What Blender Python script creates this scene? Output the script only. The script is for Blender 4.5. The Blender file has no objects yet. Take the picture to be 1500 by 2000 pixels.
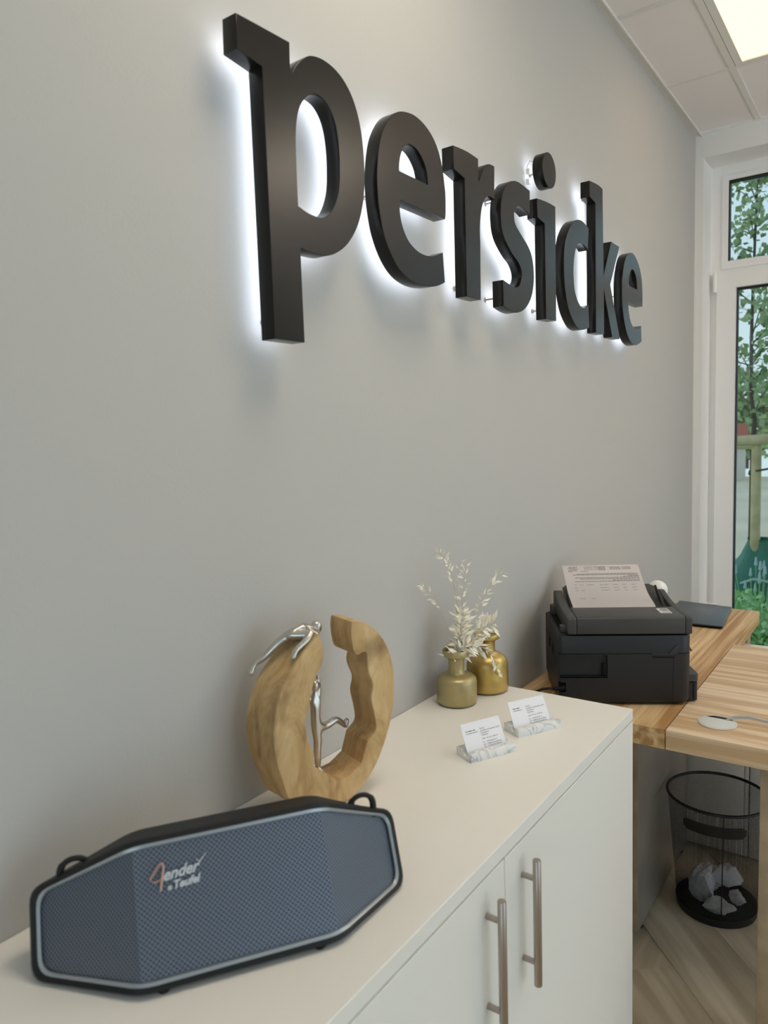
import bpy, bmesh, math, random
from mathutils import Vector, Matrix, Euler
random.seed(7)
PI = math.pi
SC = bpy.context.scene
COL = SC.collection

# ------------------------------------------------------------------ camera
FPX = 1440.48                       # focal length in pixels of the 1500 x 2000 frame
CR = ((0.5784813, -0.098975, 0.80966866), (-0.81506103, -0.03098999, 0.57854571), (-0.03216994, -0.99460724, -0.0985978))
cd = bpy.data.cameras.new('camera')
cam = bpy.data.objects.new('camera', cd)
COL.objects.link(cam)
right = Vector((CR[0][0], CR[1][0], CR[2][0])); down = Vector((CR[0][1], CR[1][1], CR[2][1])); fwd = Vector((CR[0][2], CR[1][2], CR[2][2]))
cam.matrix_world = Matrix(((right.x, -down.x, -fwd.x, 0.0), (right.y, -down.y, -fwd.y, -0.845), (right.z, -down.z, -fwd.z, 1.43), (0, 0, 0, 1)))
cd.sensor_fit = 'VERTICAL'
cd.sensor_height = 36.0
cd.lens = FPX / 2000.0 * 36.0
cd.clip_start = 0.02; cd.clip_end = 300
cd.dof.use_dof = True
cd.dof.focus_distance = 1.9
cd.dof.aperture_fstop = 5.2
SC.camera = cam

# ------------------------------------------------------------------ world and exposure
SKY_STRENGTH = 1.8
w = bpy.data.worlds.new('overcast_sky'); SC.world = w; w.use_nodes = True
nt = w.node_tree
bg = nt.nodes['Background']
tc = nt.nodes.new('ShaderNodeTexCoord'); sep = nt.nodes.new('ShaderNodeSeparateXYZ'); rp = nt.nodes.new('ShaderNodeValToRGB')
nt.links.new(tc.outputs['Generated'], sep.inputs[0]); nt.links.new(sep.outputs['Z'], rp.inputs[0])
rp.color_ramp.elements[0].position = 0.0; rp.color_ramp.elements[0].color = (0.72, 0.89, 1.0, 1)
rp.color_ramp.elements[1].position = 0.9; rp.color_ramp.elements[1].color = (0.52, 0.75, 1.0, 1)
nt.links.new(rp.outputs[0], bg.inputs[0]); bg.inputs[1].default_value = SKY_STRENGTH
SC.view_settings.view_transform = 'Standard'
SC.view_settings.look = 'None'
SC.view_settings.gamma = 1.0
SC.view_settings.use_curve_mapping = False
SC.view_settings.exposure = 0.27
SC.cycles.max_bounces = 10
SC.cycles.diffuse_bounces = 6
SC.cycles.transparent_max_bounces = 24
SC.cycles.caustics_reflective = False
SC.cycles.caustics_refractive = False
SC.cycles.sample_clamp_indirect = 6.0
SC.cycles.use_denoising = True
PANEL_STRENGTH = 9.0                # bright ceiling panels
DIM_PANEL_STRENGTH = 1.75           # the dimmed panel near the window
ADDED_UPLIGHT_STRENGTH = 235.0           # bowl of the unseen floor lamp added to brighten the ceiling
HALO_STRENGTH = 2.4                 # back light of the sign letters

# room: wall with the sign at y = 0, window wall at x = XW, floor at z = 0
XW = 3.736; XB = -3.0; YR = -4.4; ZC = 2.765
ZT = 0.8613                         # cabinet top
ZK = 0.743                          # desk top

# ------------------------------------------------------------------ materials
def srgb(r, g, b):
    f = lambda c: (c/255/12.92) if c/255 <= 0.04045 else ((c/255+0.055)/1.055)**2.4
    return (f(r), f(g), f(b), 1)

def mat(name, col, rough=0.5, metal=0.0, spec=0.5, emis=None, estr=0.0, bump=None, var=None, trans=0.0, coat=0.0):
    """Principled material; bump = (scale, strength, distance); var = (scale, second colour, amount)"""
    m = bpy.data.materials.new(name); m.use_nodes = True
    n = m.node_tree.nodes; l = m.node_tree.links
    p = n['Principled BSDF']
    p.inputs['Base Color'].default_value = col
    p.inputs['Roughness'].default_value = rough
    p.inputs['Metallic'].default_value = metal
    p.inputs['Specular IOR Level'].default_value = spec
    p.inputs['Transmission Weight'].default_value = trans
    p.inputs['Coat Weight'].default_value = coat
    if emis:
        p.inputs['Emission Color'].default_value = emis
        p.inputs['Emission Strength'].default_value = estr
    if bump or var:
        t = n.new('ShaderNodeTexCoord')
    if var:
        nz = n.new('ShaderNodeTexNoise'); nz.inputs['Scale'].default_value = var[0]; nz.inputs['Detail'].default_value = 5
        l.new(t.outputs['Object'], nz.inputs['Vector'])
        mx = n.new('ShaderNodeMix'); mx.data_type = 'RGBA'
        mx.inputs[6].default_value = col; mx.inputs[7].default_value = var[1]
        r = n.new('ShaderNodeMapRange'); r.inputs[1].default_value = 0.35; r.inputs[2].default_value = 0.7; r.inputs[4].default_value = var[2]
        l.new(nz.outputs[0], r.inputs[0]); l.new(r.outputs[0], mx.inputs[0]); l.new(mx.outputs[2], p.inputs['Base Color'])
    if bump:
        nb = n.new('ShaderNodeTexNoise'); nb.inputs['Scale'].default_value = bump[0]; nb.inputs['Detail'].default_value = 3
        l.new(t.outputs['Object'], nb.inputs['Vector'])
        b = n.new('ShaderNodeBump'); b.inputs['Strength'].default_value = bump[1]; b.inputs['Distance'].default_value = bump[2]
        l.new(nb.outputs[0], b.inputs['Height']); l.new(b.outputs[0], p.inputs['Normal'])
    return m

def wood(name, c1, c2, scale=(3, 40, 40), rough=0.5, ring=6.0, contrast=(0.3, 0.75), knots=None):
    """grain running along local x"""
    m = bpy.data.materials.new(name); m.use_nodes = True
    n = m.node_tree.nodes; l = m.node_tree.links; p = n['Principled BSDF']
    t = n.new('ShaderNodeTexCoord'); oi = n.new('ShaderNodeObjectInfo')
    ad = n.new('ShaderNodeVectorMath'); ad.operation = 'ADD'
    ml = n.new('ShaderNodeVectorMath'); ml.operation = 'SCALE'; ml.inputs['Scale'].default_value = 7.0
    cmb = n.new('ShaderNodeCombineXYZ')
    l.new(oi.outputs['Random'], cmb.inputs[0]); l.new(oi.outputs['Random'], cmb.inputs[1]); l.new(oi.outputs['Random'], cmb.inputs[2])
    l.new(cmb.outputs[0], ml.inputs[0]); l.new(t.outputs['Object'], ad.inputs[0]); l.new(ml.outputs[0], ad.inputs[1])
    mp = n.new('ShaderNodeMapping'); mp.inputs['Scale'].default_value = scale
    l.new(ad.outputs[0], mp.inputs[0])
    nz = n.new('ShaderNodeTexNoise'); nz.inputs['Scale'].default_value = 1.0; nz.inputs['Detail'].default_value = 6; nz.inputs['Distortion'].default_value = 0.4
    l.new(mp.outputs[0], nz.inputs['Vector'])
    mp2 = n.new('ShaderNodeMapping'); mp2.inputs['Scale'].default_value = (scale[0]*0.3, scale[1]*0.14, scale[2]*0.14)
    l.new(ad.outputs[0], mp2.inputs[0])
    n2 = n.new('ShaderNodeTexNoise'); n2.inputs['Scale'].default_value = 1.0; n2.inputs['Detail'].default_value = 2
    l.new(mp2.outputs[0], n2.inputs['Vector'])
    mu = n.new('ShaderNodeMath'); mu.operation = 'MULTIPLY'; mu.inputs[1].default_value = ring*6.2832
    l.new(n2.outputs[0], mu.inputs[0])
    sn = n.new('ShaderNodeMath'); sn.operation = 'SINE'; l.new(mu.outputs[0], sn.inputs[0])
    mr = n.new('ShaderNodeMapRange'); mr.inputs[1].default_value = -1; mr.inputs[2].default_value = 1; mr.inputs[3].default_value = -0.16; mr.inputs[4].default_value = 0.16
    l.new(sn.outputs[0], mr.inputs[0])
    sm = n.new('ShaderNodeMath'); sm.operation = 'ADD'; l.new(nz.outputs[0], sm.inputs[0]); l.new(mr.outputs[0], sm.inputs[1])
    rv = n.new('ShaderNodeMath'); rv.operation = 'MULTIPLY_ADD'; rv.inputs[1].default_value = 0.16; rv.inputs[2].default_value = -0.08
    l.new(oi.outputs['Random'], rv.inputs[0])
    s2 = n.new('ShaderNodeMath'); s2.operation = 'ADD'; l.new(sm.outputs[0], s2.inputs[0]); l.new(rv.outputs[0], s2.inputs[1])
    cr = n.new('ShaderNodeValToRGB'); cr.color_ramp.elements[0].position = contrast[0]; cr.color_ramp.elements[0].color = c1
    cr.color_ramp.elements[1].position = contrast[1]; cr.color_ramp.elements[1].color = c2
    l.new(s2.outputs[0], cr.inputs[0]); l.new(cr.outputs[0], p.inputs['Base Color'])
    p.inputs['Roughness'].default_value = rough; p.inputs['Specular IOR Level'].default_value = 0.35
    b = n.new('ShaderNodeBump'); b.inputs['Strength'].default_value = 0.15; b.inputs['Distance'].default_value = 0.0008
    l.new(nz.outputs[0], b.inputs['Height']); l.new(b.outputs[0], p.inputs['Normal'])
    return m

M = {}
M['wall'] = mat('wall_paint', srgb(188, 187, 184), 0.85, spec=0.25, bump=(180, 0.35, 0.0008))
M['wall_white'] = mat('white_wall_paint', srgb(238, 238, 237), 0.8, spec=0.25, bump=(160, 0.25, 0.0006))
M['tile'] = mat('ceiling_tile_white', srgb(238, 233, 233), 0.9, spec=0.2, bump=(500, 0.2, 0.0005))
M['grid'] = mat('ceiling_grid_metal', srgb(228, 225, 220), 0.5)
M['panel_dim'] = mat('warm_diffuser', (0.3, 0.3, 0.3, 1), 0.5, emis=(1.0, 0.66, 0.36, 1), estr=DIM_PANEL_STRENGTH)
M['panel'] = mat('warm_diffuser_bright', (0.9, 0.9, 0.9, 1), 0.5, emis=(1.0, 0.86, 0.68, 1), estr=PANEL_STRENGTH)
M['lam_white'] = mat('white_laminate', srgb(236, 234, 228), 0.42, spec=0.4, bump=(900, 0.08, 0.0003))
M['pvc'] = mat('window_pvc', srgb(242, 242, 242), 0.4)
M['gasket'] = mat('black_rubber', srgb(22, 26, 26), 0.6)
M['letter'] = mat('black_lacquered_metal', srgb(24, 22, 19), 0.24, spec=0.28, bump=(260, 0.12, 0.0006))
M['added_uplight'] = mat('added_uplight_glow', (0.3, 0.3, 0.3, 1), 0.5, emis=(1.0, 0.90, 0.78, 1), estr=ADDED_UPLIGHT_STRENGTH)  # glow of the added floor lamp
M['halo'] = mat('cool_led_light', (0.9, 0.93, 1, 1), 0.5, emis=(0.80, 0.87, 1.0, 1), estr=HALO_STRENGTH)
M['steel'] = mat('brushed_steel', srgb(172, 160, 150), 0.32, 1.0, bump=(400, 0.05, 0.0003))
M['silver'] = mat('cast_aluminium', srgb(205, 200, 192), 0.3, 1.0, bump=(90, 0.3, 0.001))
M['black_plastic'] = mat('printer_black_plastic', srgb(31, 32, 35), 0.42, spec=0.45, bump=(1400, 0.15, 0.0002))
M['dark_plastic'] = mat('dark_grey_plastic', srgb(66, 65, 64), 0.45, spec=0.4, bump=(1400, 0.15, 0.0002))
M['deep_black'] = mat('matt_black', srgb(12, 12, 13), 0.7, spec=0.2)
M['rubber'] = mat('speaker_rubber', srgb(20, 21, 22), 0.55, spec=0.4, bump=(900, 0.3, 0.0004))
M['trim'] = mat('silver_trim', srgb(168, 176, 182), 0.35, 0.6)
M['paper'] = mat('white_paper', srgb(248, 243, 243), 0.8, spec=0.2)
M['card'] = mat('white_card', srgb(238, 238, 242), 0.6, spec=0.3)
M['ink'] = mat('dark_ink', srgb(78, 80, 90), 0.8)
M['brass_old'] = mat('antique_brass', srgb(172, 162, 122), 0.42, 0.7, var=(28, srgb(190, 170, 116), 0.7), bump=(60, 0.15, 0.0006))
M['brass'] = mat('brushed_brass', srgb(204, 176, 104), 0.36, 0.75, var=(30, srgb(160, 136, 82), 0.6), bump=(60, 0.15, 0.0006))
M['dry_white'] = mat('bleached_leaves', srgb(244, 238, 222), 0.7, spec=0.2)
M['dry_stem'] = mat('bleached_stem', srgb(196, 186, 164), 0.7)
M['slab_leg'] = mat('dark_metal_laminate', srgb(158, 150, 140), 0.34, 0.25, var=(6, srgb(128, 120, 108), 0.6))
M['slab_edge'] = mat('worn_board_edge', srgb(176, 156, 128), 0.6, var=(16, srgb(138, 122, 98), 0.7))
M['white_gloss'] = mat('white_gloss_plastic', srgb(240, 240, 238), 0.25)
M['disc'] = mat('grommet_plastic', srgb(214, 217, 212), 0.4)
M['cable_grey'] = mat('light_grey_cable', srgb(184, 186, 182), 0.5)
M['cable_black'] = mat('black_cable', srgb(18, 18, 20), 0.5)
M['wire'] = mat('black_wire', srgb(14, 13, 12), 0.45)
M['laptop'] = mat('dark_slate_metal', srgb(88, 98, 108), 0.35, 0.5)
M['ash'] = wood('ash_wood', srgb(196, 164, 126), srgb(232, 212, 182), (2.2, 85, 85), 0.5, 5)
M['ash_gold'] = wood('golden_ash_wood', srgb(172, 132, 84), srgb(228, 198, 152), (2.0, 75, 75), 0.48, 6)
M['plank'] = wood('floor_oak', srgb(176, 162, 138), srgb(212, 200, 178), (3, 30, 30), 0.42, 4)
M['grass'] = mat('lawn', srgb(150, 186, 124), 0.9, var=(6, srgb(104, 156, 100), 1.0))
M['path'] = mat('pavement', srgb(232, 212, 184), 0.9, var=(0.6, srgb(204, 192, 166), 1.0))
M['leaf'] = mat('tree_leaf', srgb(172, 188, 132), 0.6, var=(3, srgb(122, 150, 112), 1.0))
M['leaf_light'] = mat('shrub_leaf', srgb(204, 230, 170), 0.7, var=(4, srgb(156, 204, 146), 1.0))
M['bark'] = mat('bark', srgb(82, 74, 62), 0.9)
M['stake'] = mat('stake_wood', srgb(222, 200, 160), 0.8, var=(9, srgb(184, 162, 124), 0.8))
M['green_bag'] = mat('green_tarpaulin', srgb(60, 122, 102), 0.5, bump=(14, 0.6, 0.02))
M['lavender'] = mat('pale_flower', srgb(196, 208, 214), 0.8)
M['render_wall'] = mat('house_render', srgb(206, 200, 190), 0.9)
M['roof'] = mat('red_roof_tile', srgb(168, 96, 76), 0.9)

def marble():
    m = bpy.data.materials.new('grey_veined_marble'); m.use_nodes = True
    n = m.node_tree.nodes; l = m.node_tree.links; p = n['Principled BSDF']
    t = n.new('ShaderNodeTexCoord'); nz = n.new('ShaderNodeTexNoise'); nz.inputs['Scale'].default_value = 24; nz.inputs['Detail'].default_value = 4; nz.inputs['Distortion'].default_value = 1.6
    oi = n.new('ShaderNodeObjectInfo'); ad = n.new('ShaderNodeVectorMath'); ad.operation = 'ADD'
    l.new(t.outputs['Object'], ad.inputs[0]); l.new(oi.outputs['Location'], ad.inputs[1]); l.new(ad.outputs[0], nz.inputs['Vector'])
    c = n.new('ShaderNodeValToRGB'); e = c.color_ramp.elements
    e[0].position = 0.40; e[0].color = srgb(238, 238, 234); e[1].position = 0.62; e[1].color = srgb(232, 234, 234)
    k = e.new(0.505); k.color = srgb(178, 186, 196); k2 = e.new(0.475); k2.color = srgb(228, 230, 228); k3 = e.new(0.54); k3.color = srgb(230, 232, 232)
    l.new(nz.outputs[0], c.inputs[0]); l.new(c.outputs[0], p.inputs['Base Color']); p.inputs['Roughness'].default_value = 0.35
    return m
M['marble'] = marble()

def mango():
    """carved, stained wood of the ring sculpture"""
    m = bpy.data.materials.new('carved_mango_wood'); m.use_nodes = True
    n = m.node_tree.nodes; l = m.node_tree.links; p = n['Principled BSDF']
    t = n.new('ShaderNodeTexCoord')
    mp = n.new('ShaderNodeMapping'); mp.inputs['Scale'].default_value = (26, 26, 10); mp.inputs['Rotation'].default_value = (0, 0.5, 0)
    l.new(t.outputs['Object'], mp.inputs[0])
    a = n.new('ShaderNodeTexNoise'); a.inputs['Scale'].default_value = 1; a.inputs['Detail'].default_value = 8; a.inputs['Roughness'].default_value = 0.65; a.inputs['Distortion'].default_value = 0.8
    l.new(mp.outputs[0], a.inputs['Vector'])
    c = n.new('ShaderNodeValToRGB'); e = c.color_ramp.elements
    e[0].position = 0.24; e[0].color = srgb(132, 104, 70); e[1].position = 0.78; e[1].color = srgb(226, 200, 156)
    k = e.new(0.40); k.color = srgb(182, 148, 100); k = e.new(0.56); k.color = srgb(208, 176, 126)
    l.new(a.outputs[0], c.inputs[0])
    b = n.new('ShaderNodeTexNoise'); b.inputs['Scale'].default_value = 11; b.inputs['Detail'].default_value = 3
    l.new(t.outputs['Object'], b.inputs['Vector'])
    r = n.new('ShaderNodeMapRange'); r.inputs[1].default_value = 0.55; r.inputs[2].default_value = 0.75; r.inputs[4].default_value = 0.8
    l.new(b.outputs[0], r.inputs[0])
    mx = n.new('ShaderNodeMix'); mx.data_type = 'RGBA'; mx.inputs[7].default_value = srgb(112, 88, 58)
    l.new(r.outputs[0], mx.inputs[0]); l.new(c.outputs[0], mx.inputs[6]); l.new(mx.outputs[2], p.inputs['Base Color'])
    p.inputs['Roughness'].default_value = 0.6; p.inputs['Specular IOR Level'].default_value = 0.3
    bp = n.new('ShaderNodeBump'); bp.inputs['Strength'].default_value = 0.35; bp.inputs['Distance'].default_value = 0.002
    l.new(a.outputs[0], bp.inputs['Height']); l.new(bp.outputs[0], p.inputs['Normal'])
    return m
M['mango'] = mango()

def grille():
    m = bpy.data.materials.new('perforated_metal'); m.use_nodes = True
    n = m.node_tree.nodes; l = m.node_tree.links; p = n['Principled BSDF']
    uv = n.new('ShaderNodeUVMap')
    mp = n.new('ShaderNodeMapping'); mp.inputs['Rotation'].default_value = (0, 0, PI/4); mp.inputs['Scale'].default_value = (1/0.0040, 1/0.0040, 1)
    l.new(uv.outputs[0], mp.inputs[0])
    fr = n.new('ShaderNodeVectorMath'); fr.operation = 'FRACTION'; l.new(mp.outputs[0], fr.inputs[0])
    ds = n.new('ShaderNodeVectorMath'); ds.operation = 'DISTANCE'; ds.inputs[1].default_value = (0.5, 0.5, 0); l.new(fr.outputs[0], ds.inputs[0])
    c = n.new('ShaderNodeMapRange'); c.inputs[1].default_value = 0.24; c.inputs[2].default_value = 0.36; l.new(ds.outputs['Value'], c.inputs[0])
    mx = n.new('ShaderNodeMix'); mx.data_type = 'RGBA'; mx.inputs[6].default_value = srgb(16, 21, 30); mx.inputs[7].default_value = srgb(124, 132, 146)
    l.new(c.outputs[0], mx.inputs[0]); l.new(mx.outputs[2], p.inputs['Base Color'])
    l.new(c.outputs[0], p.inputs['Metallic'])
    p.inputs['Roughness'].default_value = 0.42
    b = n.new('ShaderNodeBump'); b.inputs['Strength'].default_value = 0.3; b.inputs['Distance'].default_value = 0.0006
    l.new(c.outputs[0], b.inputs['Height']); l.new(b.outputs[0], p.inputs['Normal'])
    return m
M['grille'] = grille()

def glass():
    m = bpy.data.materials.new('window_glass'); m.use_nodes = True
    n = m.node_tree.nodes; l = m.node_tree.links; n.remove(n['Principled BSDF'])
    o = n['Material Output']; tr = n.new('ShaderNodeBsdfTransparent'); gl = n.new('ShaderNodeBsdfGlossy'); mx = n.new('ShaderNodeMixShader'); fr = n.new('ShaderNodeFresnel')
    tr.inputs[0].default_value = (0.63, 0.65, 0.63, 1); gl.inputs['Roughness'].default_value = 0.02; fr.inputs[0].default_value = 1.45
    l.new(fr.outputs[0], mx.inputs[0]); l.new(tr.outputs[0], mx.inputs[1]); l.new(gl.outputs[0], mx.inputs[2]); l.new(mx.outputs[0], o.inputs[0])
    return m
M['glass'] = glass()

# ------------------------------------------------------------------ mesh helpers
def link(name, me, parent=None, kind=None, smooth=None):
    o = bpy.data.objects.new(name, me); COL.objects.link(o)
    if parent: o.parent = parent
    if kind: o['kind'] = kind
    if smooth is not None and me.polygons:
        for p in me.polygons: p.use_smooth = True
        me.set_sharp_from_angle(angle=math.radians(smooth))
    return o

def finish(name, bm, m, parent=None, kind=None, smooth=None, bevel=0.0, seg=2):
    if bevel:
        ed = [e for e in bm.edges if len(e.link_faces) == 2 and e.calc_face_angle(0) > 0.5]
        bmesh.ops.bevel(bm, geom=ed, offset=bevel, segments=seg, profile=0.5, affect='EDGES', clamp_overlap=True)
        if smooth is None: smooth = 40
    me = bpy.data.meshes.new(name); bm.to_mesh(me); bm.free()
    for x in (m if isinstance(m, (list, tuple)) else [m]): me.materials.append(x)
    return link(name, me, parent, kind, smooth)

def add_box(bm, x0, x1, y0, y1, z0, z1, mtx=None, mi=0):
    v = [bm.verts.new((x, y, z)) for x in (x0, x1) for y in (y0, y1) for z in (z0, z1)]
    if mtx is not None:
        for q in v: q.co = mtx @ q.co
    for f in ((0, 1, 3, 2), (4, 6, 7, 5), (0, 4, 5, 1), (2, 3, 7, 6), (0, 2, 6, 4), (1, 5, 7, 3)):
        bm.faces.new([v[i] for i in f]).material_index = mi

def box(name, b, m, parent=None, kind=None, bevel=0.0, mtx=None, seg=2):
    bm = bmesh.new(); add_box(bm, *b, mtx=mtx)
    bmesh.ops.recalc_face_normals(bm, faces=bm.faces)
    return finish(name, bm, m, parent, kind, None, bevel, seg)

def add_prism(bm, pts, vec, cap=True):
    """pts: closed 3D polygon, extruded by vec"""
    vec = Vector(vec)
    a = [bm.verts.new(Vector(p)) for p in pts]; b = [bm.verts.new(Vector(p)+vec) for p in pts]
    n = len(a)
    for i in range(n): bm.faces.new((a[i], a[(i+1) % n], b[(i+1) % n], b[i]))
    if cap: bm.faces.new(a[::-1]); bm.faces.new(b)

def prism(name, pts, vec, m, parent=None, kind=None, bevel=0.0, smooth=None, seg=2):
    bm = bmesh.new(); add_prism(bm, pts, vec); bmesh.ops.recalc_face_normals(bm, faces=bm.faces)
    return finish(name, bm, m, parent, kind, smooth, bevel, seg)

def add_lathe(bm, prof, cx=0, cy=0, z0=0, n=48, cap0=True, cap1=False):
    rings = []
    for r, z in prof:
        rings.append([bm.verts.new((cx+r*math.cos(2*PI*i/n), cy+r*math.sin(2*PI*i/n), z0+z)) for i in range(n)])
    for a, b in zip(rings, rings[1:]):
        for i in range(n): bm.faces.new((a[i], a[(i+1) % n], b[(i+1) % n], b[i]))
    if cap0: bm.faces.new(rings[0][::-1])
    if cap1: bm.faces.new(rings[-1])

def lathe(name, prof, m, parent=None, n=48, cap0=True, cap1=False, smooth=50, loc=(0, 0, 0)):
    bm = bmesh.new(); add_lathe(bm, prof, n=n, cap0=cap0, cap1=cap1)
    o = finish(name, bm, m, parent, None, smooth); o.location = loc
    return o

def add_tube(bm, pts, r, n=8, closed=False, cap=True):
    pts = [Vector(p) for p in pts]; k = len(pts)
    rs = r if isinstance(r, (list, tuple)) else [r]*k
    up = None; rings = []
    for i, p in enumerate(pts):
        a = pts[(i-1) % k] if (closed or i > 0) else p
        b = pts[(i+1) % k] if (closed or i < k-1) else p
        t = (b-a).normalized()
        if up is None:
            up = Vector((0, 0, 1)) if abs(t.z) < 0.9 else Vector((1, 0, 0))
        s = t.cross(up).normalized(); up = s.cross(t).normalized()
        rings.append([bm.verts.new(p+(s*math.cos(2*PI*j/n)+up*math.sin(2*PI*j/n))*rs[i]) for j in range(n)])
    m = k if closed else k-1
    for i in range(m):
        a, b = rings[i], rings[(i+1) % k]
        for j in range(n): bm.faces.new((a[j], a[(j+1) % n], b[(j+1) % n], b[j]))
    if cap and not closed:
        bm.faces.new(rings[0][::-1]); bm.faces.new(rings[-1])

def tube(name, pts, r, m, parent=None, n=10, closed=False, smooth=60):
    bm = bmesh.new(); add_tube(bm, pts, r, n, closed); bmesh.ops.recalc_face_normals(bm, faces=bm.faces)
    return finish(name, bm, m, parent, None, smooth)

def catmull(P, sub=6, closed=True, dim=2):
    """P: list of (coords..., corner flag); smooth between corners, straight between two corners"""
    n = len(P); out = []
    rng = range(n) if closed else range(n-1)
    for i in rng:
        a, b = P[i], P[(i+1) % n]
        pa, pb = Vector(a[:dim]), Vector(b[:dim])
        if a[dim] and b[dim]:
            out.append(pa); continue
        q0 = Vector(P[(i-1) % n][:dim]) if not a[dim] and (closed or i > 0) else pa-(pb-pa)*0.5
        q3 = Vector(P[(i+2) % n][:dim]) if not b[dim] and (closed or i < n-2) else pb+(pb-pa)*0.5
        for s in range(sub):
            t = s/sub
            out.append(0.5*((2*pa)+(pb-q0)*t+(2*q0-5*pa+4*pb-q3)*t*t+(3*pa-q0-3*pb+q3)*t**3))
    if not closed: out.append(Vector(P[-1][:dim]))
    return out

def curve_shape(splines, extrude, bevel=0.0, offset=0.0, name='shape'):
    """filled 2D curve (x, y) -> mesh; front at z = +extrude"""
    cu = bpy.data.curves.new(name, 'CURVE'); cu.dimensions = '2D'; cu.fill_mode = 'BOTH'
    cu.extrude = extrude; cu.bevel_depth = bevel; cu.bevel_resolution = 1; cu.offset = offset
    for s in splines:
        sp = cu.splines.new('POLY'); sp.points.add(len(s)-1)
        for i, p in enumerate(s): sp.points[i].co = (p[0], p[1], 0, 1)
        sp.use_cyclic_u = True
    o = bpy.data.objects.new(name, cu); COL.objects.link(o)
    bpy.context.view_layer.update()
    dg = bpy.context.evaluated_depsgraph_get()
    me = bpy.data.meshes.new_from_object(o.evaluated_get(dg))
    bpy.data.objects.remove(o); bpy.data.curves.remove(cu)
    return me

def text_mesh(txt, size, shear=0.0, align='LEFT', extrude=0.0, bold=0.0):
    cu = bpy.data.curves.new('text', 'FONT'); cu.body = txt; cu.size = size; cu.shear = shear; cu.align_x = align; cu.extrude = extrude; cu.offset = bold
    cu.resolution_u = 3
    o = bpy.data.objects.new('text', cu); COL.objects.link(o); bpy.context.view_layer.update()
    me = bpy.data.meshes.new_from_object(o.evaluated_get(bpy.context.evaluated_depsgraph_get()))
    bpy.data.objects.remove(o); bpy.data.curves.remove(cu)
    return me

def skin(name, verts, edges, radii, m, parent=None, sub=2, root=0):
    me = bpy.data.meshes.new(name); me.from_pydata([Vector(v) for v in verts], edges, [])
    o = bpy.data.objects.new(name, me); COL.objects.link(o)
    md = o.modifiers.new('skin', 'SKIN'); md.use_smooth_shade = True
    for i, r in enumerate(radii):
        sv = me.skin_vertices[0].data[i]; sv.radius = (r, r) if not isinstance(r, tuple) else r
        sv.use_root = (i == root)
    s = o.modifiers.new('sub', 'SUBSURF'); s.levels = sub; s.render_levels = sub
    bpy.context.view_layer.update()
    me2 = bpy.data.meshes.new_from_object(o.evaluated_get(bpy.context.evaluated_depsgraph_get()))
    bpy.data.objects.remove(o)
    me2.materials.clear(); me2.materials.append(m)
    for p in me2.polygons: p.use_smooth = True; p.material_index = 0
    return link(name, me2, parent)

def tag(o, label=None, cat=None, group=None, kind=None):
    if label: o['label'] = label
    if cat: o['category'] = cat
    if group: o['group'] = group
    if kind: o['kind'] = kind
    return o

def thing(name, label, cat, loc=(0, 0, 0), rotz=0.0, group=None):
    o = bpy.data.objects.new(name, None); COL.objects.link(o); o.empty_display_size = 0.05
    o.location = loc; o.rotation_euler = (0, 0, rotz)
    return tag(o, label, cat, group)

def copy_tree(o, parent=None):
    c = o.copy(); COL.objects.link(c); c.parent = parent
    for ch in [x for x in bpy.data.objects if x.parent == o]: copy_tree(ch, c)
    return c

# ------------------------------------------------------------------ the setting
def structure(name, b, m, **k): return box(name, b, m, kind='structure', **k)
structure('wall_left', (XB-0.2, XW+0.3, 0.0, 0.2, -0.1, ZC+0.25), M['wall'])
bm = bmesh.new()
DY0, DY1, DZ = -0.8, -3.0, 2.2
add_box(bm, XB-0.2, XB, DY0, 0.0, -0.1, ZC+0.25); add_box(bm, XB-0.2, XB, YR, DY1, -0.1, ZC+0.25); add_box(bm, XB-0.2, XB, DY1, DY0, DZ, ZC+0.25)
finish('wall_back', bm, M['wall'], None, 'structure')
dr = tag(thing('added_door_1', None, None, (0, 0, 0)), kind='structure')  # unseen door added behind the camera to brighten the lower wall
bm = bmesh.new()
for y0, y1, z0, z1 in ((DY0-0.07, DY0, 0, DZ), (DY1, DY1+0.07, 0, DZ), (DY1+0.07, DY0-0.07, DZ-0.07, DZ), (DY1+0.07, DY0-0.07, 0, 0.09), ((DY0+DY1)/2-0.06, (DY0+DY1)/2+0.06, 0.09, DZ-0.07)):
    add_box(bm, XB-0.14, XB-0.07, y0, y1, z0, z1)
finish('added_door_frame', bm, M['pvc'], dr)
L = bpy.data.lights.new('daylight_portal', 'AREA'); L.shape = 'RECTANGLE'; L.size = DZ; L.size_y = DY0-DY1; L.cycles.is_portal = True
lo = bpy.data.objects.new('daylight_portal', L); COL.objects.link(lo); lo.location = (XB-0.21, (DY0+DY1)/2, DZ/2); lo.rotation_euler = (0, -PI/2, 0)
OY0, OY1, OZ = -0.035, -2.25, 2.66       # opening in the window wall
bm = bmesh.new()
add_box(bm, XW, XW+0.25, OY0, 0.0, -0.1, ZC+0.25)
add_box(bm, XW, XW+0.25, OY1, OY0, OZ, ZC+0.25)
add_box(bm, XW, XW+0.25, -2.45, OY1, -0.1, ZC+0.25)
add_box(bm, XW, XW+0.25, YR, -4.25, -0.1, ZC+0.25)
add_box(bm, XW, XW+0.25, -4.25, -2.45, OZ, ZC+0.25)
finish('wall_front', bm, M['wall_white'], None, 'structure')
ADDED_WINS = [(-0.6, 1.3), (1.5, 3.4)]; WZ0, WZ1 = 0.06, 2.66  # unseen windows added along the right wall for more daylight
bm = bmesh.new()
xs = [XB-0.2]+[v for q in ADDED_WINS for v in q]+[XW+0.25]
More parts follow.
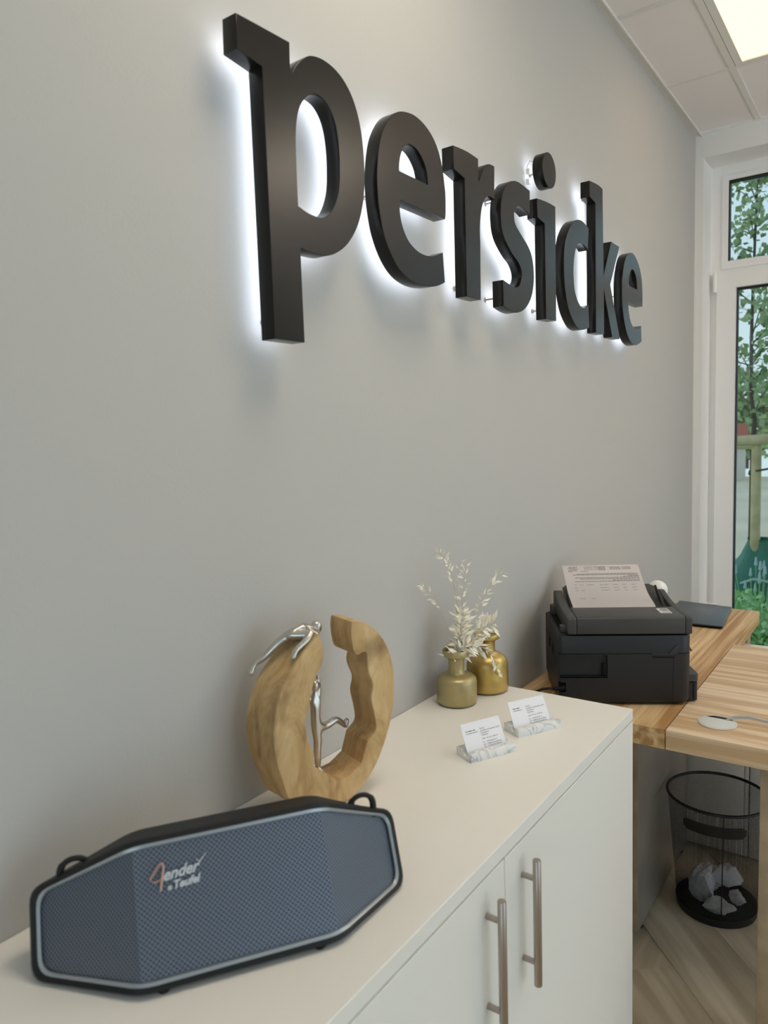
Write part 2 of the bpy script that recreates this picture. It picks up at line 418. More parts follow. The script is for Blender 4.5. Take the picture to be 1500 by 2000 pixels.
for i in range(0, len(xs), 2): add_box(bm, xs[i], xs[i+1], YR-0.25, YR, -0.1, ZC+0.25)
for a, b in ADDED_WINS:
    add_box(bm, a, b, YR-0.25, YR, -0.1, WZ0); add_box(bm, a, b, YR-0.25, YR, WZ1, ZC+0.25)
finish('wall_right', bm, M['wall_white'], None, 'structure')

# floor with herringbone planks in the part the camera can see
floor = structure('floor', (XB, XW+0.25, YR, 0.0, -0.06, -0.004), M['plank'])
PL, PW = 1.28, 0.192
bm = bmesh.new(); add_box(bm, -PL/2+0.0003, PL/2-0.0003, -PW/2+0.0003, PW/2-0.0003, -0.0045, 0.0)
bmesh.ops.bevel(bm, geom=[e for e in bm.edges if e.verts[0].co.z > -0.001 and e.verts[1].co.z > -0.001], offset=0.0005, segments=1, affect='EDGES')
plank_me = bpy.data.meshes.new('plank'); bm.to_mesh(plank_me); bm.free(); plank_me.materials.append(M['plank'])
ang = math.radians(42)
du, dv = Vector((math.cos(ang), math.sin(ang))), Vector((-math.sin(ang), math.cos(ang)))
P0_ = Vector((2.034, -0.534))                  # a long joint passes here
for i in range(-18, 18):
    for k in range(-5, 6):
        c = P0_+dv*(i+0.5)*PW+du*(k*PL+((i*0.37) % 1.0)*PL+0.2)
        if any(0.5 < (c+du*s*PL*0.5).x < XW-0.02 and -2.6 < (c+du*s*PL*0.5).y < -0.02 for s in (-1, -0.5, 0, 0.5, 1)) and all(XB < (c+du*s*PL*0.5).x < XW+0.12 and (c+du*s*PL*0.5).y < 0.12 for s in (-1, 1)):
            o = link('plank', plank_me, floor); o.location = (c.x, c.y, 0.0); o.rotation_euler = (0, 0, ang)

# ceiling: slab, grid runners, tiles
ceil = structure('ceiling', (XB-0.2, XW+0.25, YR-0.1, 0.2, ZC+0.05, ZC+0.25), M['tile'])
GX = [3.146-0.6*i for i in range(11)]; GY = [-0.262-0.6*i for i in range(7)]
for x in GX: box('grid_runner', (x-0.009, x+0.009, YR, -0.024, ZC-0.0015, ZC+0.03), M['grid'], ceil)
for y in GY: box('grid_runner', (XB, XW-0.02, y-0.011, y+0.011, ZC-0.0012, ZC+0.03), M['grid'], ceil)
PANELS = [(2.846, -0.562), (2.846, -1.762), (2.846, -3.562), (1.046, -0.562)]  # second one added out of view to brighten ceiling and wall
PWHERE = ['', 'added out of view, second from the sign wall, window end', 'farthest from the sign wall, window end', 'directly over the sideboard']
def tile_edges(G, hi, lo):
    e = [hi]+G+[lo]
    return [(e[i+1], e[i]) for i in range(len(e)-1) if e[i]-e[i+1] > 0.03]
for x0, x1 in tile_edges(GX, XW, XB):
    for y0, y1 in tile_edges(GY, 0.0, YR):
        if any(x0 < px < x1 and y0 < py < y1 for px, py in PANELS): continue
        box('ceiling_tile', (x0+0.005, x1-0.005, y0+0.005, y1-0.005, ZC+0.004, ZC+0.02), M['tile'], ceil)
structure('trim_1', (XB, XW, -0.026, 0.0, ZC-0.003, ZC+0.03), M['grid'])
structure('trim_2', (XW-0.024, XW, YR, -0.026, ZC-0.003, ZC+0.03), M['wall_white'])
structure('trim_3', (XB, XW, -0.0285, -0.024, ZC-0.010, ZC-0.003), M['grid'])
for k, (px, py) in enumerate(PANELS):
    dim = (k == 0)
    t = thing('ceiling_light', 'square warm glowing ceiling panel in the tile grid above the window' if dim else 'bright square ceiling panel, '+PWHERE[k], 'ceiling light', (px, py, ZC), 0, 'square glowing ceiling panels')
    bm = bmesh.new()
    for a in ((-0.289, 0.289, -0.287, -0.262), (-0.289, 0.289, 0.262, 0.287), (-0.289, -0.267, -0.262, 0.262), (0.267, 0.289, -0.262, 0.262)):
        add_box(bm, a[0], a[1], a[2], a[3], -0.002, 0.03)
    finish('frame', bm, M['grid'], t)
    box('diffuser', (-0.267, 0.267, -0.262, 0.262, 0.003, 0.02), M['panel_dim' if dim else 'panel'], t)

# window 1, the tall window behind the desk
def ring(bm, y0, y1, z0, z1, wl, x0, x1, wb=None, wt=None):
    wb = wb or wl; wt = wt or wl       # y0 > y1
    add_box(bm, x0, x1, y0-wl, y0, z0, z1); add_box(bm, x0, x1, y1, y1+wl, z0, z1)
    add_box(bm, x0, x1, y1+wl, y0-wl, z0, z0+wb); add_box(bm, x0, x1, y1+wl, y0-wl, z1-wt, z1)
win = tag(thing('window_1', None, None, (0, 0, 0)), kind='structure')
bm = bmesh.new(); XF = 3.90
ring(bm, OY0, OY1, 0.0, OZ, 0.050, XF+0.015, XF+0.08)
add_box(bm, XF+0.015, XF+0.08, OY1+0.05, OY0-0.05, 2.135, 2.185)
add_box(bm, XF+0.015, XF+0.08, -1.17, -1.12, 0.05, OZ-0.05)
finish('window_frame', bm, M['pvc'], win, bevel=0.004)
for ya, yb2 in ((-0.083, -1.122), (-1.168, OY1+0.048)):
    for up in (0, 1):
        za, zb = (2.183, OZ-0.048) if up else (0.048, 2.160)
        bm = bmesh.new()
        if up: ring(bm, ya, yb2, za, zb, 0.028, XF+0.008, XF+0.07, 0.036, 0.022)
        else: ring(bm, ya+0.016, yb2-0.004, za-0.012, zb, 0.084, XF-0.012, XF+0.06, 0.10, 0.070)
        s = finish('sash', bm, M['pvc'], win, bevel=0.005)
        wl = 0.028 if up else 0.068
        y0, y1 = ya-wl, yb2+wl; z0, z1 = (za+0.036, zb-0.022) if up else (za+0.088, zb-0.070)
        bm = bmesh.new(); ring(bm, y0+0.002, y1-0.002, z0-0.002, z1+0.002, 0.0075, XF+0.012, XF+0.045, 0.003, 0.010)
        finish('gasket', bm, M['gasket'], s)
        box('pane', (XF+0.024, XF+0.030, y1, y0, z0, z1), M['glass'], s)
for hz in (2.125, 0.25):
    bm = bmesh.new(); add_tube(bm, [(XF-0.020, -0.060, hz-0.05), (XF-0.020, -0.060, hz+0.045)], 0.0085, 12)
    finish('hinge', bm, M['white_gloss'], win, smooth=50)
wn = tag(thing('window_4', None, None, (0, 0, 0)), kind='structure')  # window added out of view to let in more daylight
bm = bmesh.new(); ring(bm, -2.45, -4.25, 0.0, OZ, 0.08, XF, XF+0.08); finish('window_frame', bm, M['pvc'], wn)
box('pane', (XF+0.03, XF+0.036, -4.17, -2.53, 0.08, OZ-0.08), M['glass'], wn)
for k, (a, b) in enumerate(ADDED_WINS):  # the added windows of the right wall
    wn = tag(thing('window_%d' % (k+2), None, None, (0, 0, 0)), kind='structure')
    bm = bmesh.new()
    for q in ((a, a+0.07, WZ0, WZ1), (b-0.07, b, WZ0, WZ1), (a+0.07, b-0.07, WZ0, WZ0+0.07), (a+0.07, b-0.07, WZ1-0.07, WZ1), ((a+b)/2-0.04, (a+b)/2+0.04, WZ0+0.07, WZ1-0.07)):
        add_box(bm, q[0], q[1], YR-0.16, YR-0.09, q[2], q[3])
    finish('window_frame', bm, M['pvc'], wn)
    L = bpy.data.lights.new('daylight_portal', 'AREA'); L.shape = 'RECTANGLE'; L.size = b-a; L.size_y = WZ1-WZ0; L.cycles.is_portal = True
    lo = bpy.data.objects.new('daylight_portal', L); COL.objects.link(lo); lo.location = ((a+b)/2, YR-0.26, (WZ0+WZ1)/2); lo.rotation_euler = (PI/2, 0, 0)
L = bpy.data.lights.new('daylight_portal', 'AREA'); L.shape = 'RECTANGLE'; L.size = OZ; L.size_y = OY0+4.25; L.cycles.is_portal = True
lo = bpy.data.objects.new('daylight_portal', L); COL.objects.link(lo); lo.location = (XW+0.26, (OY0-4.25)/2, OZ/2); lo.rotation_euler = (0, PI/2, 0)

# ------------------------------------------------------------------ sideboard
sb = thing('sideboard', 'long white sideboard with cream-lit top along the sign wall', 'cabinet', (0, 0, 0))
CX1 = 1.4844
box('top', (-0.92, CX1, -0.397, -0.001, 0.8385, ZT), M['lam_white'], sb, bevel=0.0008, seg=1)
bm = bmesh.new()
add_box(bm, -0.92, CX1, -0.378, -0.001, 0.07, 0.8375)
add_box(bm, -0.88, CX1-0.03, -0.33, -0.03, 0.0, 0.07)
finish('carcass', bm, M['lam_white'], sb)
DJ = [-0.88, -0.289, 0.302, 0.893, CX1]
for i in range(4):
    d = box('door', (DJ[i]+0.0014, DJ[i+1]-(0.0014 if i < 3 else 0.0), -0.397, -0.3785, 0.075, 0.8355), M['lam_white'], sb, bevel=0.0009, seg=1)
    hx = DJ[i+1]-0.058 if i % 2 == 0 else DJ[i]+0.0555
    bm = bmesh.new(); HY = -0.4205
    add_tube(bm, [(hx, HY, 0.6165), (hx, HY, 0.6175), (hx, HY, 0.812), (hx, HY, 0.813)], [0.0052, 0.0060, 0.0060, 0.0052], 20)
    for z in (0.652, 0.783):
        add_tube(bm, [(hx, -0.397, z), (hx, HY, z)], 0.0043, 14)
    finish('handle', bm, M['steel'], d, smooth=50)

# ------------------------------------------------------------------ sign letters
LETTERS = {'p':[[(0.7864,2.0312,1),(0.8968,2.0353,1),(0.8956,1.9997,1),(0.8971,1.9943,0),(0.9007,1.9938,1),(0.9092,2.0062,0),(0.9243,2.0213,0),(0.9457,2.0346,0),(0.9748,2.0402,0),(1.0058,2.037,0),(1.0322,2.0255,0),(1.0534,2.0053,0),(1.0676,1.9782,0),(1.0759,1.9453,0),(1.0795,1.9054,0),(1.0784,1.8777,0),(1.0767,1.8622,0),(1.0714,1.8384,0),(1.0608,1.8105,0),(1.0439,1.783,0),(1.0214,1.7594,0),(0.9962,1.7427,0),(0.9698,1.7325,0),(0.9426,1.7301,0),(0.9207,1.73,0),(0.9049,1.7322,1),(0.902,1.7298,1),(0.9029,1.5864,1),(0.8352,1.5862,1),(0.8342,1.9772,1),(0.785,1.9827,1)],[(0.9013,1.7957,1),(0.9008,1.8205,1),(0.9013,1.8739,0),(0.9022,1.8985,0),(0.9053,1.9206,0),(0.9121,1.9425,0),(0.924,1.9601,0),(0.9445,1.9766,0),(0.9634,1.9796,0),(0.981,1.9745,0),(0.9958,1.9602,0),(1.0051,1.9373,0),(1.009,1.9043,0),(1.0081,1.8713,0),(1.0068,1.8581,0),(1.0035,1.8429,0),(0.9952,1.8237,0),(0.9837,1.8067,0),(0.9703,1.7962,0),(0.9575,1.7903,0),(0.9419,1.789,0),(0.9224,1.7905,0)]],'e':[[(1.3526,1.8726,1),(1.3556,1.8883,0),(1.3563,1.9222,0),(1.3532,1.9415,0),(1.3495,1.9606,0),(1.3412,1.985,0),(1.3265,2.0084,0),(1.3041,2.0264,0),(1.2745,2.0377,0),(1.2408,2.0413,0),(1.2034,2.0347,0),(1.1781,2.0229,0),(1.1598,2.0081,0),(1.1448,1.9899,0),(1.132,1.9684,0),(1.1232,1.9424,0),(1.1183,1.9177,0),(1.1157,1.8936,0),(1.1161,1.8703,0),(1.1173,1.8553,0),(1.1213,1.8337,0),(1.1293,1.8057,0),(1.1449,1.7774,0),(1.1657,1.7542,0),(1.1921,1.7374,0),(1.2247,1.7285,0),(1.2588,1.7264,0),(1.2947,1.7299,0),(1.3213,1.7359,0),(1.3461,1.7456,1),(1.3402,1.8044,1),(1.3162,1.7952,0),(1.2924,1.7889,0),(1.2669,1.7873,0),(1.24,1.7912,0),(1.2143,1.8029,0),(1.1966,1.8219,0),(1.1885,1.8412,0),(1.1866,1.8568,0),(1.1879,1.8725,1)],[(1.2889,1.9248,1),(1.2871,1.9391,0),(1.2816,1.9557,0),(1.2686,1.97,0),(1.2497,1.9805,0),(1.2248,1.9822,0),(1.2092,1.9732,0),(1.197,1.9587,0),(1.1906,1.9434,0),(1.1875,1.928,0),(1.1891,1.9242,1)]],'r':[[(1.3928,2.0292,1),(1.4291,2.0326,0),(1.4624,2.0338,0),(1.5011,2.0323,1),(1.5005,1.989,1),(1.5025,1.986,1),(1.5132,2.0014,0),(1.5274,2.0194,0),(1.5403,2.0305,0),(1.552,2.0352,0),(1.5649,2.0372,0),(1.579,2.0372,1),(1.5762,1.9639,1),(1.5621,1.9653,0),(1.5457,1.9637,0),(1.5316,1.956,0),(1.5221,1.9456,0),(1.5136,1.9303,0),(1.5071,1.9074,0),(1.5038,1.8813,0),(1.5044,1.856,1),(1.5016,1.7308,1),(1.4372,1.73,1),(1.4379,1.975,1),(1.3927,1.9824,1)]],'s':[[(1.7711,2.0307,1),(1.7385,2.0337,0),(1.706,2.0353,0),(1.6821,2.0323,0),(1.6585,2.0244,0),(1.639,2.0114,0),(1.6214,1.9917,0),(1.6114,1.9701,0),(1.6076,1.9484,0),(1.608,1.9292,0),(1.6127,1.906,0),(1.6252,1.8874,0),(1.6455,1.8717,0),(1.6722,1.8566,0),(1.6958,1.8473,0),(1.7116,1.8347,0),(1.7185,1.8204,0),(1.7148,1.8061,0),(1.7041,1.7925,0),(1.6877,1.7854,0),(1.6658,1.7844,0),(1.6387,1.7879,0),(1.6142,1.7917,1),(1.6146,1.7318,1),(1.6443,1.7266,0),(1.6756,1.7244,0),(1.6999,1.7273,0),(1.7292,1.7373,0),(1.7573,1.7565,0),(1.7774,1.7803,0),(1.7878,1.8083,0),(1.7898,1.8316,0),(1.785,1.8608,0),(1.7718,1.883,0),(1.751,1.8982,0),(1.7264,1.9106,0),(1.7023,1.9227,0),(1.6847,1.9341,0),(1.6792,1.9479,0),(1.6805,1.9614,0),(1.69,1.9727,0),(1.7041,1.9784,0),(1.7285,1.9789,0),(1.7492,1.9768,0),(1.7681,1.9724,1)]],'i':[[(1.8139,2.0233,1),(1.8517,2.0271,0),(1.8942,2.0299,0),(1.9338,2.0299,1),(1.9328,1.7319,1),(1.8642,1.7295,1),(1.8613,1.9704,1),(1.816,1.977,1)]],'dot':[[(1.8814,2.1569,0),(1.9046,2.1563,0),(1.9243,2.1446,0),(1.9357,2.1269,0),(1.9356,2.1059,0),(1.9266,2.0855,0),(1.9024,2.0684,0),(1.8809,2.0713,0),(1.8637,2.0874,0),(1.8555,2.1055,0),(1.8535,2.1211,0),(1.8616,2.1394,0)]],'c':[[(2.1849,2.0252,1),(2.1587,2.0314,0),(2.1289,2.0354,0),(2.0938,2.031,0),(2.0652,2.0198,0),(2.0397,2.0014,0),(2.0146,1.9744,0),(2.0005,1.9459,0),(1.9917,1.9106,0),(1.9899,1.8767,0),(1.9955,1.8358,0),(2.0056,1.8031,0),(2.0242,1.7711,0),(2.0517,1.7477,0),(2.0829,1.7323,0),(2.1181,1.7271,0),(2.1513,1.7312,0),(2.1854,1.7403,1),(2.1782,1.8042,1),(2.1553,1.7958,0),(2.137,1.7916,0),(2.1132,1.7944,0),(2.09,1.8081,0),(2.0703,1.8323,0),(2.0624,1.8701,0),(2.063,1.8988,0),(2.0691,1.9243,0),(2.0809,1.9489,0),(2.0956,1.9639,0),(2.1131,1.9697,0),(2.1338,1.9711,0),(2.1578,1.9683,0),(2.176,1.9613,1)]],'k':[[(2.194,2.1632,1),(2.2425,2.1677,0),(2.2758,2.1693,0),(2.306,2.1672,1),(2.3133,1.9119,1),(2.3851,2.0267,1),(2.4657,2.0251,1),(2.3758,1.8926,1),(2.4704,1.7319,1),(2.3929,1.731,1),(2.3149,1.868,1),(2.3166,1.7325,1),(2.2428,1.731,1),(2.2419,2.1105,1),(2.1934,2.1178,1)]],'e2':[[(2.7204,1.867,1),(2.7218,1.9114,0),(2.7153,1.9489,0),(2.6974,1.9843,0),(2.6711,2.0078,0),(2.6412,2.0238,0),(2.6118,2.0305,0),(2.5831,2.0282,0),(2.5549,2.0183,0),(2.5311,2.0021,0),(2.5115,1.9736,0),(2.4983,1.9405,0),(2.4921,1.899,0),(2.4944,1.8563,0),(2.5037,1.8214,0),(2.5233,1.7824,0),(2.5512,1.7509,0),(2.588,1.7319,0),(2.6341,1.7257,0),(2.6728,1.7315,0),(2.7124,1.7447,1),(2.7058,1.7983,1),(2.6768,1.7877,0),(2.6466,1.7826,0),(2.6127,1.7867,0),(2.5837,1.8036,0),(2.5673,1.8289,0),(2.5608,1.8477,0),(2.5615,1.8655,1)],[(2.6587,1.9174,1),(2.6543,1.9424,0),(2.6415,1.9604,0),(2.6204,1.9745,0),(2.5996,1.9765,0),(2.5833,1.9648,0),(2.5671,1.9415,0),(2.5647,1.9172,1)]]}
YS, YB = -0.0561, -0.0277
LAB = {'p': 'tall black letter p with long stem, first letter of the back-lit wall sign',
       'e': 'large black letter e between the p and the r of the wall sign',
       'r': 'black letter r right of the larger e on the wall sign',
       's': 'black curved letter s between r and i of the wall sign',
       'i': 'black stem of the letter i below the round dot',
       'dot': 'round black disc floating above the stem of the letter i',
       'c': 'black letter c overlapping the stem of the k on the wall sign',
       'k': 'tall black letter k near the right end of the wall sign',
       'e2': 'small-looking last black letter e at the window end of the sign'}
PINS = {'p': [(0.868, 1.62), (0.868, 1.99), (1.045, 1.85)], 'e': [(1.15, 1.88), (1.33, 1.93), (1.31, 1.76)], 'r': [(1.48, 1.76), (1.48, 2.0)],
        's': [(1.64, 1.98), (1.77, 1.81), (1.63, 1.755)], 'i': [(1.90, 1.76), (1.90, 2.0)], 'dot': [(1.895, 2.113)],
        'c': [(2.02, 1.88), (2.15, 1.75), (2.15, 2.01)], 'k': [(2.28, 1.76), (2.28, 2.14), (2.43, 1.76)], 'e2': [(2.52, 1.88), (2.70, 1.93), (2.69, 1.76)]}
for key, spl in LETTERS.items():
    if key == 'dot':
        cx, cz, rr = 1.8952, 2.1125, 0.0443
        shp = [[Vector((cx+rr*math.cos(2*PI*i/64), cz+rr*math.sin(2*PI*i/64))) for i in range(64)]]
    else:
        shp = [catmull(s, 6) for s in spl]
    bx = min(p.x for p in shp[0]); bz = min(p.y for p in shp[0])
    shp = [[Vector((p.x-bx, p.y-bz)) for p in s] for s in shp]
    t = thing('sign_letter', LAB[key], 'sign letter', (bx, 0, bz), 0, 'letters of the illuminated wall sign')
    half = (YB-YS)/2
    me = curve_shape(shp, half-0.0009, 0.0009, -0.0009, 'letter_body')
    me.materials.clear(); me.materials.append(M['letter'])
    # curve plane (x, y, z) -> world (x, -z, y): front towards the room
    me.transform(Matrix(((1, 0, 0, 0), (0, 0, -1, (YS+YB)/2), (0, 1, 0, 0), (0, 0, 0, 1))))
    link('letter_body', me, t, smooth=35)
    me = curve_shape(shp, 0.0005, 0.0, -0.006, 'light_panel')
    me.materials.clear(); me.materials.append(M['halo'])
    me.transform(Matrix(((1, 0, 0, 0), (0, 0, -1, YB+0.0012), (0, 1, 0, 0), (0, 0, 0, 1))))
    link('light_panel', me, t)
    for x, z in PINS[key]:
        bm = bmesh.new(); add_tube(bm, [(x-bx, YB, z-bz), (x-bx, -0.0005, z-bz)], 0.0022, 8)
        add_tube(bm, [(x-bx, -0.004, z-bz), (x-bx, -0.0005, z-bz)], 0.0055, 10)
        finish('standoff', bm, M['steel'], t, smooth=50)
    if key == 'dot':
        tube('wire', [(0.012, YB, 0.062), (0.004, -0.020, 0.066), (0.002, -0.012, 0.052), (0.010, -0.010, 0.046)], 0.0009, M['cable_grey'], t, 6)
        bm = bmesh.new(); add_box(bm, 0.004, 0.016, -0.018, -0.008, 0.036, 0.048); add_box(bm, 0.008, 0.018, -0.015, -0.006, 0.012, 0.024)
        finish('connector', bm, M['disc'], t)

# ------------------------------------------------------------------ loudspeaker in the foreground
def round_poly(P, r, n=4):
    out = []
    k = len(P)
    for i in range(k):
        p = Vector(P[i]); a = (Vector(P[i-1])-p); b = (Vector(P[(i+1) % k])-p)
        rr = min(r, a.length*0.45, b.length*0.45); a.normalize(); b.normalize()
        s, e = p+a*rr, p+b*rr
        for j in range(n+1):
            t = j/n; out.append((1-t)**2*s+2*t*(1-t)*p+t*t*e)
    return out
EYE = ((0.052, -0.021), (0.048, -0.021))
def speaker():
    yaw, tilt = -0.5924, 0.4574
    W, H, wc, he, q, z0 = 0.4135, 0.1304, 0.2139, 0.0766, 0.0681, 0.0155
    ct, st = math.cos(tilt), math.sin(tilt)
    t = thing('portable_speaker', 'black elongated octagonal speaker with silver rim on the sideboard', 'speaker', (0.5112, -0.276, ZT), yaw)
    def P(a, b, c): return Vector((a, b*st-c*ct, z0+b*ct+c*st))
    def oct_(g, dc=0.0):        # outline grown by g; facets bend back by q
        h2, e2, w2 = H+2*g, he+1.2*g, W+2*g
        return [P(-w2/2, H/2+e2/2, -q+dc), P(-wc/2-g*0.2, H+g, dc), P(wc/2+g*0.2, H+g, dc), P(w2/2, H/2+e2/2, -q+dc),
                P(w2/2, H/2-e2/2, -q+dc), P(wc/2+g*0.2, -g, dc), P(-wc/2-g*0.2, -g, dc), P(-w2/2, H/2-e2/2, -q+dc)]
    def loft(loops, cap_last=True):
        bm = bmesh.new(); R = [[bm.verts.new(p) for p in lp] for lp in loops]; n = len(R[0])
        for a, b in zip(R, R[1:]):
            for i in range(n): bm.faces.new((a[i], a[(i+1) % n], b[(i+1) % n], b[i]))
        if cap_last: bm.faces.new(R[-1])
        bmesh.ops.recalc_face_normals(bm, faces=bm.faces)
        return bm
    def back(loop, d, s):       # move straight back by d, shrink towards the centre
        cx = 0.0; cz = z0+H*ct/2
        out = []
        for p in loop:
            out.append(Vector((cx+(p.x-cx)*s, max(p.y*0.75, 0)*0.0+0.035+(p.y-0.035)*0.55+d, max(cz+(p.z-cz)*s, 0.006))))
        return out
    rnd = lambda L, r=0.016: round_poly(L, r, 4)
    lp = [rnd(oct_(-0.0015, -0.004)), rnd(oct_(0.003, 0.001)), rnd(oct_(0.0085, 0.0)), rnd(oct_(0.0105, -0.006)), rnd(oct_(0.0105, -0.016)), back(rnd(oct_(0.0085, -0.016)), 0.045, 0.97), back(rnd(oct_(0.004, -0.016)), 0.062, 0.88)]
    finish('housing', loft(lp), M['rubber'], t, smooth=50)
    lp = [rnd(oct_(-0.0012, -0.002)), rnd(oct_(-0.0005, 0.0012)), rnd(oct_(0.0028, 0.0018)), rnd(oct_(0.0036, 0.0003))]
    finish('rim', loft(lp, False), M['trim'], t, smooth=60)
    # grille: three facets with metre-true UVs
    o8 = oct_(-0.0008, -0.003); flat = [(-W/2, H/2+he/2), (-wc/2, H), (wc/2, H), (W/2, H/2+he/2), (W/2, H/2-he/2), (wc/2, 0), (-wc/2, 0), (-W/2, H/2-he/2)]
    bm = bmesh.new(); V = [bm.verts.new(p) for p in o8]; uvl = bm.loops.layers.uv.new('UVMap')
    for f in ((0, 7, 6, 1), (1, 6, 5, 2), (2, 5, 4, 3)):
        fc = bm.faces.new([V[i] for i in f])
        for l2, i in zip(fc.loops, f): l2[uvl].uv = (flat[i][0]*(1.22 if abs(flat[i][0]) > wc/2+0.01 else 1.0), flat[i][1])
    me = bpy.data.meshes.new('grille'); bm.to_mesh(me); bm.free(); me.materials.append(M['grille']); link('grille', me, t)
    # script emblem on the upper left of the centre facet
    bm = bmesh.new()
    def stroke(pts, r):
        add_tube(bm, [P(a, b, 0.0005) for a, b in pts], r, 6)
    ox, oy = -0.1015, 0.0715
    stroke([(ox+0.0245, oy+0.040), (ox+0.020, oy+0.037), (ox+0.0105, oy+0.0255)], [0.0009, 0.0014, 0.0012])
    stroke([(ox+0.0245, oy+0.040), (ox+0.0255, oy+0.0345), (ox+0.0235, oy+0.026), (ox+0.0205, oy+0.012)], [0.0010, 0.0016, 0.0018, 0.0013])
    stroke([(ox+0.0115, oy+0.0245), (ox+0.016, oy+0.0215), (ox+0.0235, oy+0.0245)], [0.0006, 0.0009, 0.0012])
    fm = finish('emblem', bm, M['rose'], t, smooth=60)
    bm = bmesh.new(); stroke([(ox+0.0605, oy+0.0360), (ox+0.0635, oy+0.0325), (ox+0.0720, oy+0.0410)], [0.0008, 0.0009, 0.0004])
    finish('flourish', bm, M['trim_bright'], fm, smooth=60)
    B = Matrix.Translation(P(0, 0, 0.0008)) @ Matrix(((1, 0, 0, 0), (0, st, -ct, 0), (0, ct, st, 0), (0, 0, 0, 1)))
    for txt, s, x, y, sh in (('ender', 0.0160, ox+0.0235, oy+0.0215, 0.45), ('×', 0.0090, ox+0.0275, oy+0.0100, 0.2), ('Teufel', 0.0112, ox+0.0335, oy+0.0115, 0.35)):
        me = text_mesh(txt, s, sh, extrude=0.0006, bold=0.0004)
        me.materials.clear(); me.materials.append(M['trim_bright'])
        rot = Matrix.Rotation(math.radians(4), 4, 'Z')
        me.transform(B @ Matrix.Translation((x, y, 0)) @ rot)
        link('lettering', me, fm)
    # strap eyelets on the upper corners
    for a, b, sx in ((-0.168, 0.114, 1), (0.171, 0.119, 1)):
        c = P(a, b, 0); rg = []
        c = Vector((c.x, c.y+EYE[0 if a < 0 else 1][0], c.z+EYE[0 if a < 0 else 1][1]))
        rg.append(c+Vector((0.0160, 0, -0.014)))
        for i in range(17):
            u = PI*i/16
            rg.append(c+Vector((0.0155*math.cos(u), 0.0, 0.0165*math.sin(u)**0.8)))
        rg.append(c+Vector((-0.0160, 0, -0.014)))
        tube('strap_eyelet', rg, [0.0042]*5+[0.0032]*9+[0.0042]*5, M['rubber'], t, 10)
    for a in (-0.085, 0.085):
        bm = bmesh.new(); add_lathe(bm, [(0.006, 0), (0.0075, 0.002), (0.0075, 0.014)], a, 0.006, 0, 16, True, True)
        finish('foot', bm, M['rubber'], t, smooth=40)
    for a in (-0.085, 0.085):
        bm = bmesh.new(); add_lathe(bm, [(0.006, 0), (0.0075, 0.002), (0.0075, 0.014)], a, 0.072, 0, 16, True, True)
        finish('foot', bm, M['rubber'], t, smooth=40)
M['rose'] = mat('rose_metal', srgb(196, 158, 146), 0.4, 0.3)
M['trim_bright'] = mat('bright_metal', srgb(206, 212, 216), 0.4, 0.2)
speaker()

# ------------------------------------------------------------------ carved wooden ring with two metal climbers
def fuse(o, spheres, voxel=0.0008):
    bm = bmesh.new(); bm.from_mesh(o.data)
    for c, r, sc in spheres:
        g = bmesh.ops.create_uvsphere(bm, u_segments=20, v_segments=14, radius=r)['verts']
        for v in g: v.co = Vector((v.co.x*sc[0], v.co.y*sc[1], v.co.z*sc[2]))+Vector(c)
    bm.to_mesh(o.data); bm.free()
    md = o.modifiers.new('r', 'REMESH'); md.mode = 'VOXEL'; md.voxel_size = voxel; md.use_smooth_shade = True
    sm = o.modifiers.new('s', 'SMOOTH'); sm.iterations = 4; sm.factor = 0.5
    bpy.context.view_layer.update()
    me = bpy.data.meshes.new_from_object(o.evaluated_get(bpy.context.evaluated_depsgraph_get()))
    o.modifiers.clear(); o.data = me; me.materials.clear(); me.materials.append(M['silver'])
    for p in me.polygons: p.use_smooth = True; p.material_index = 0
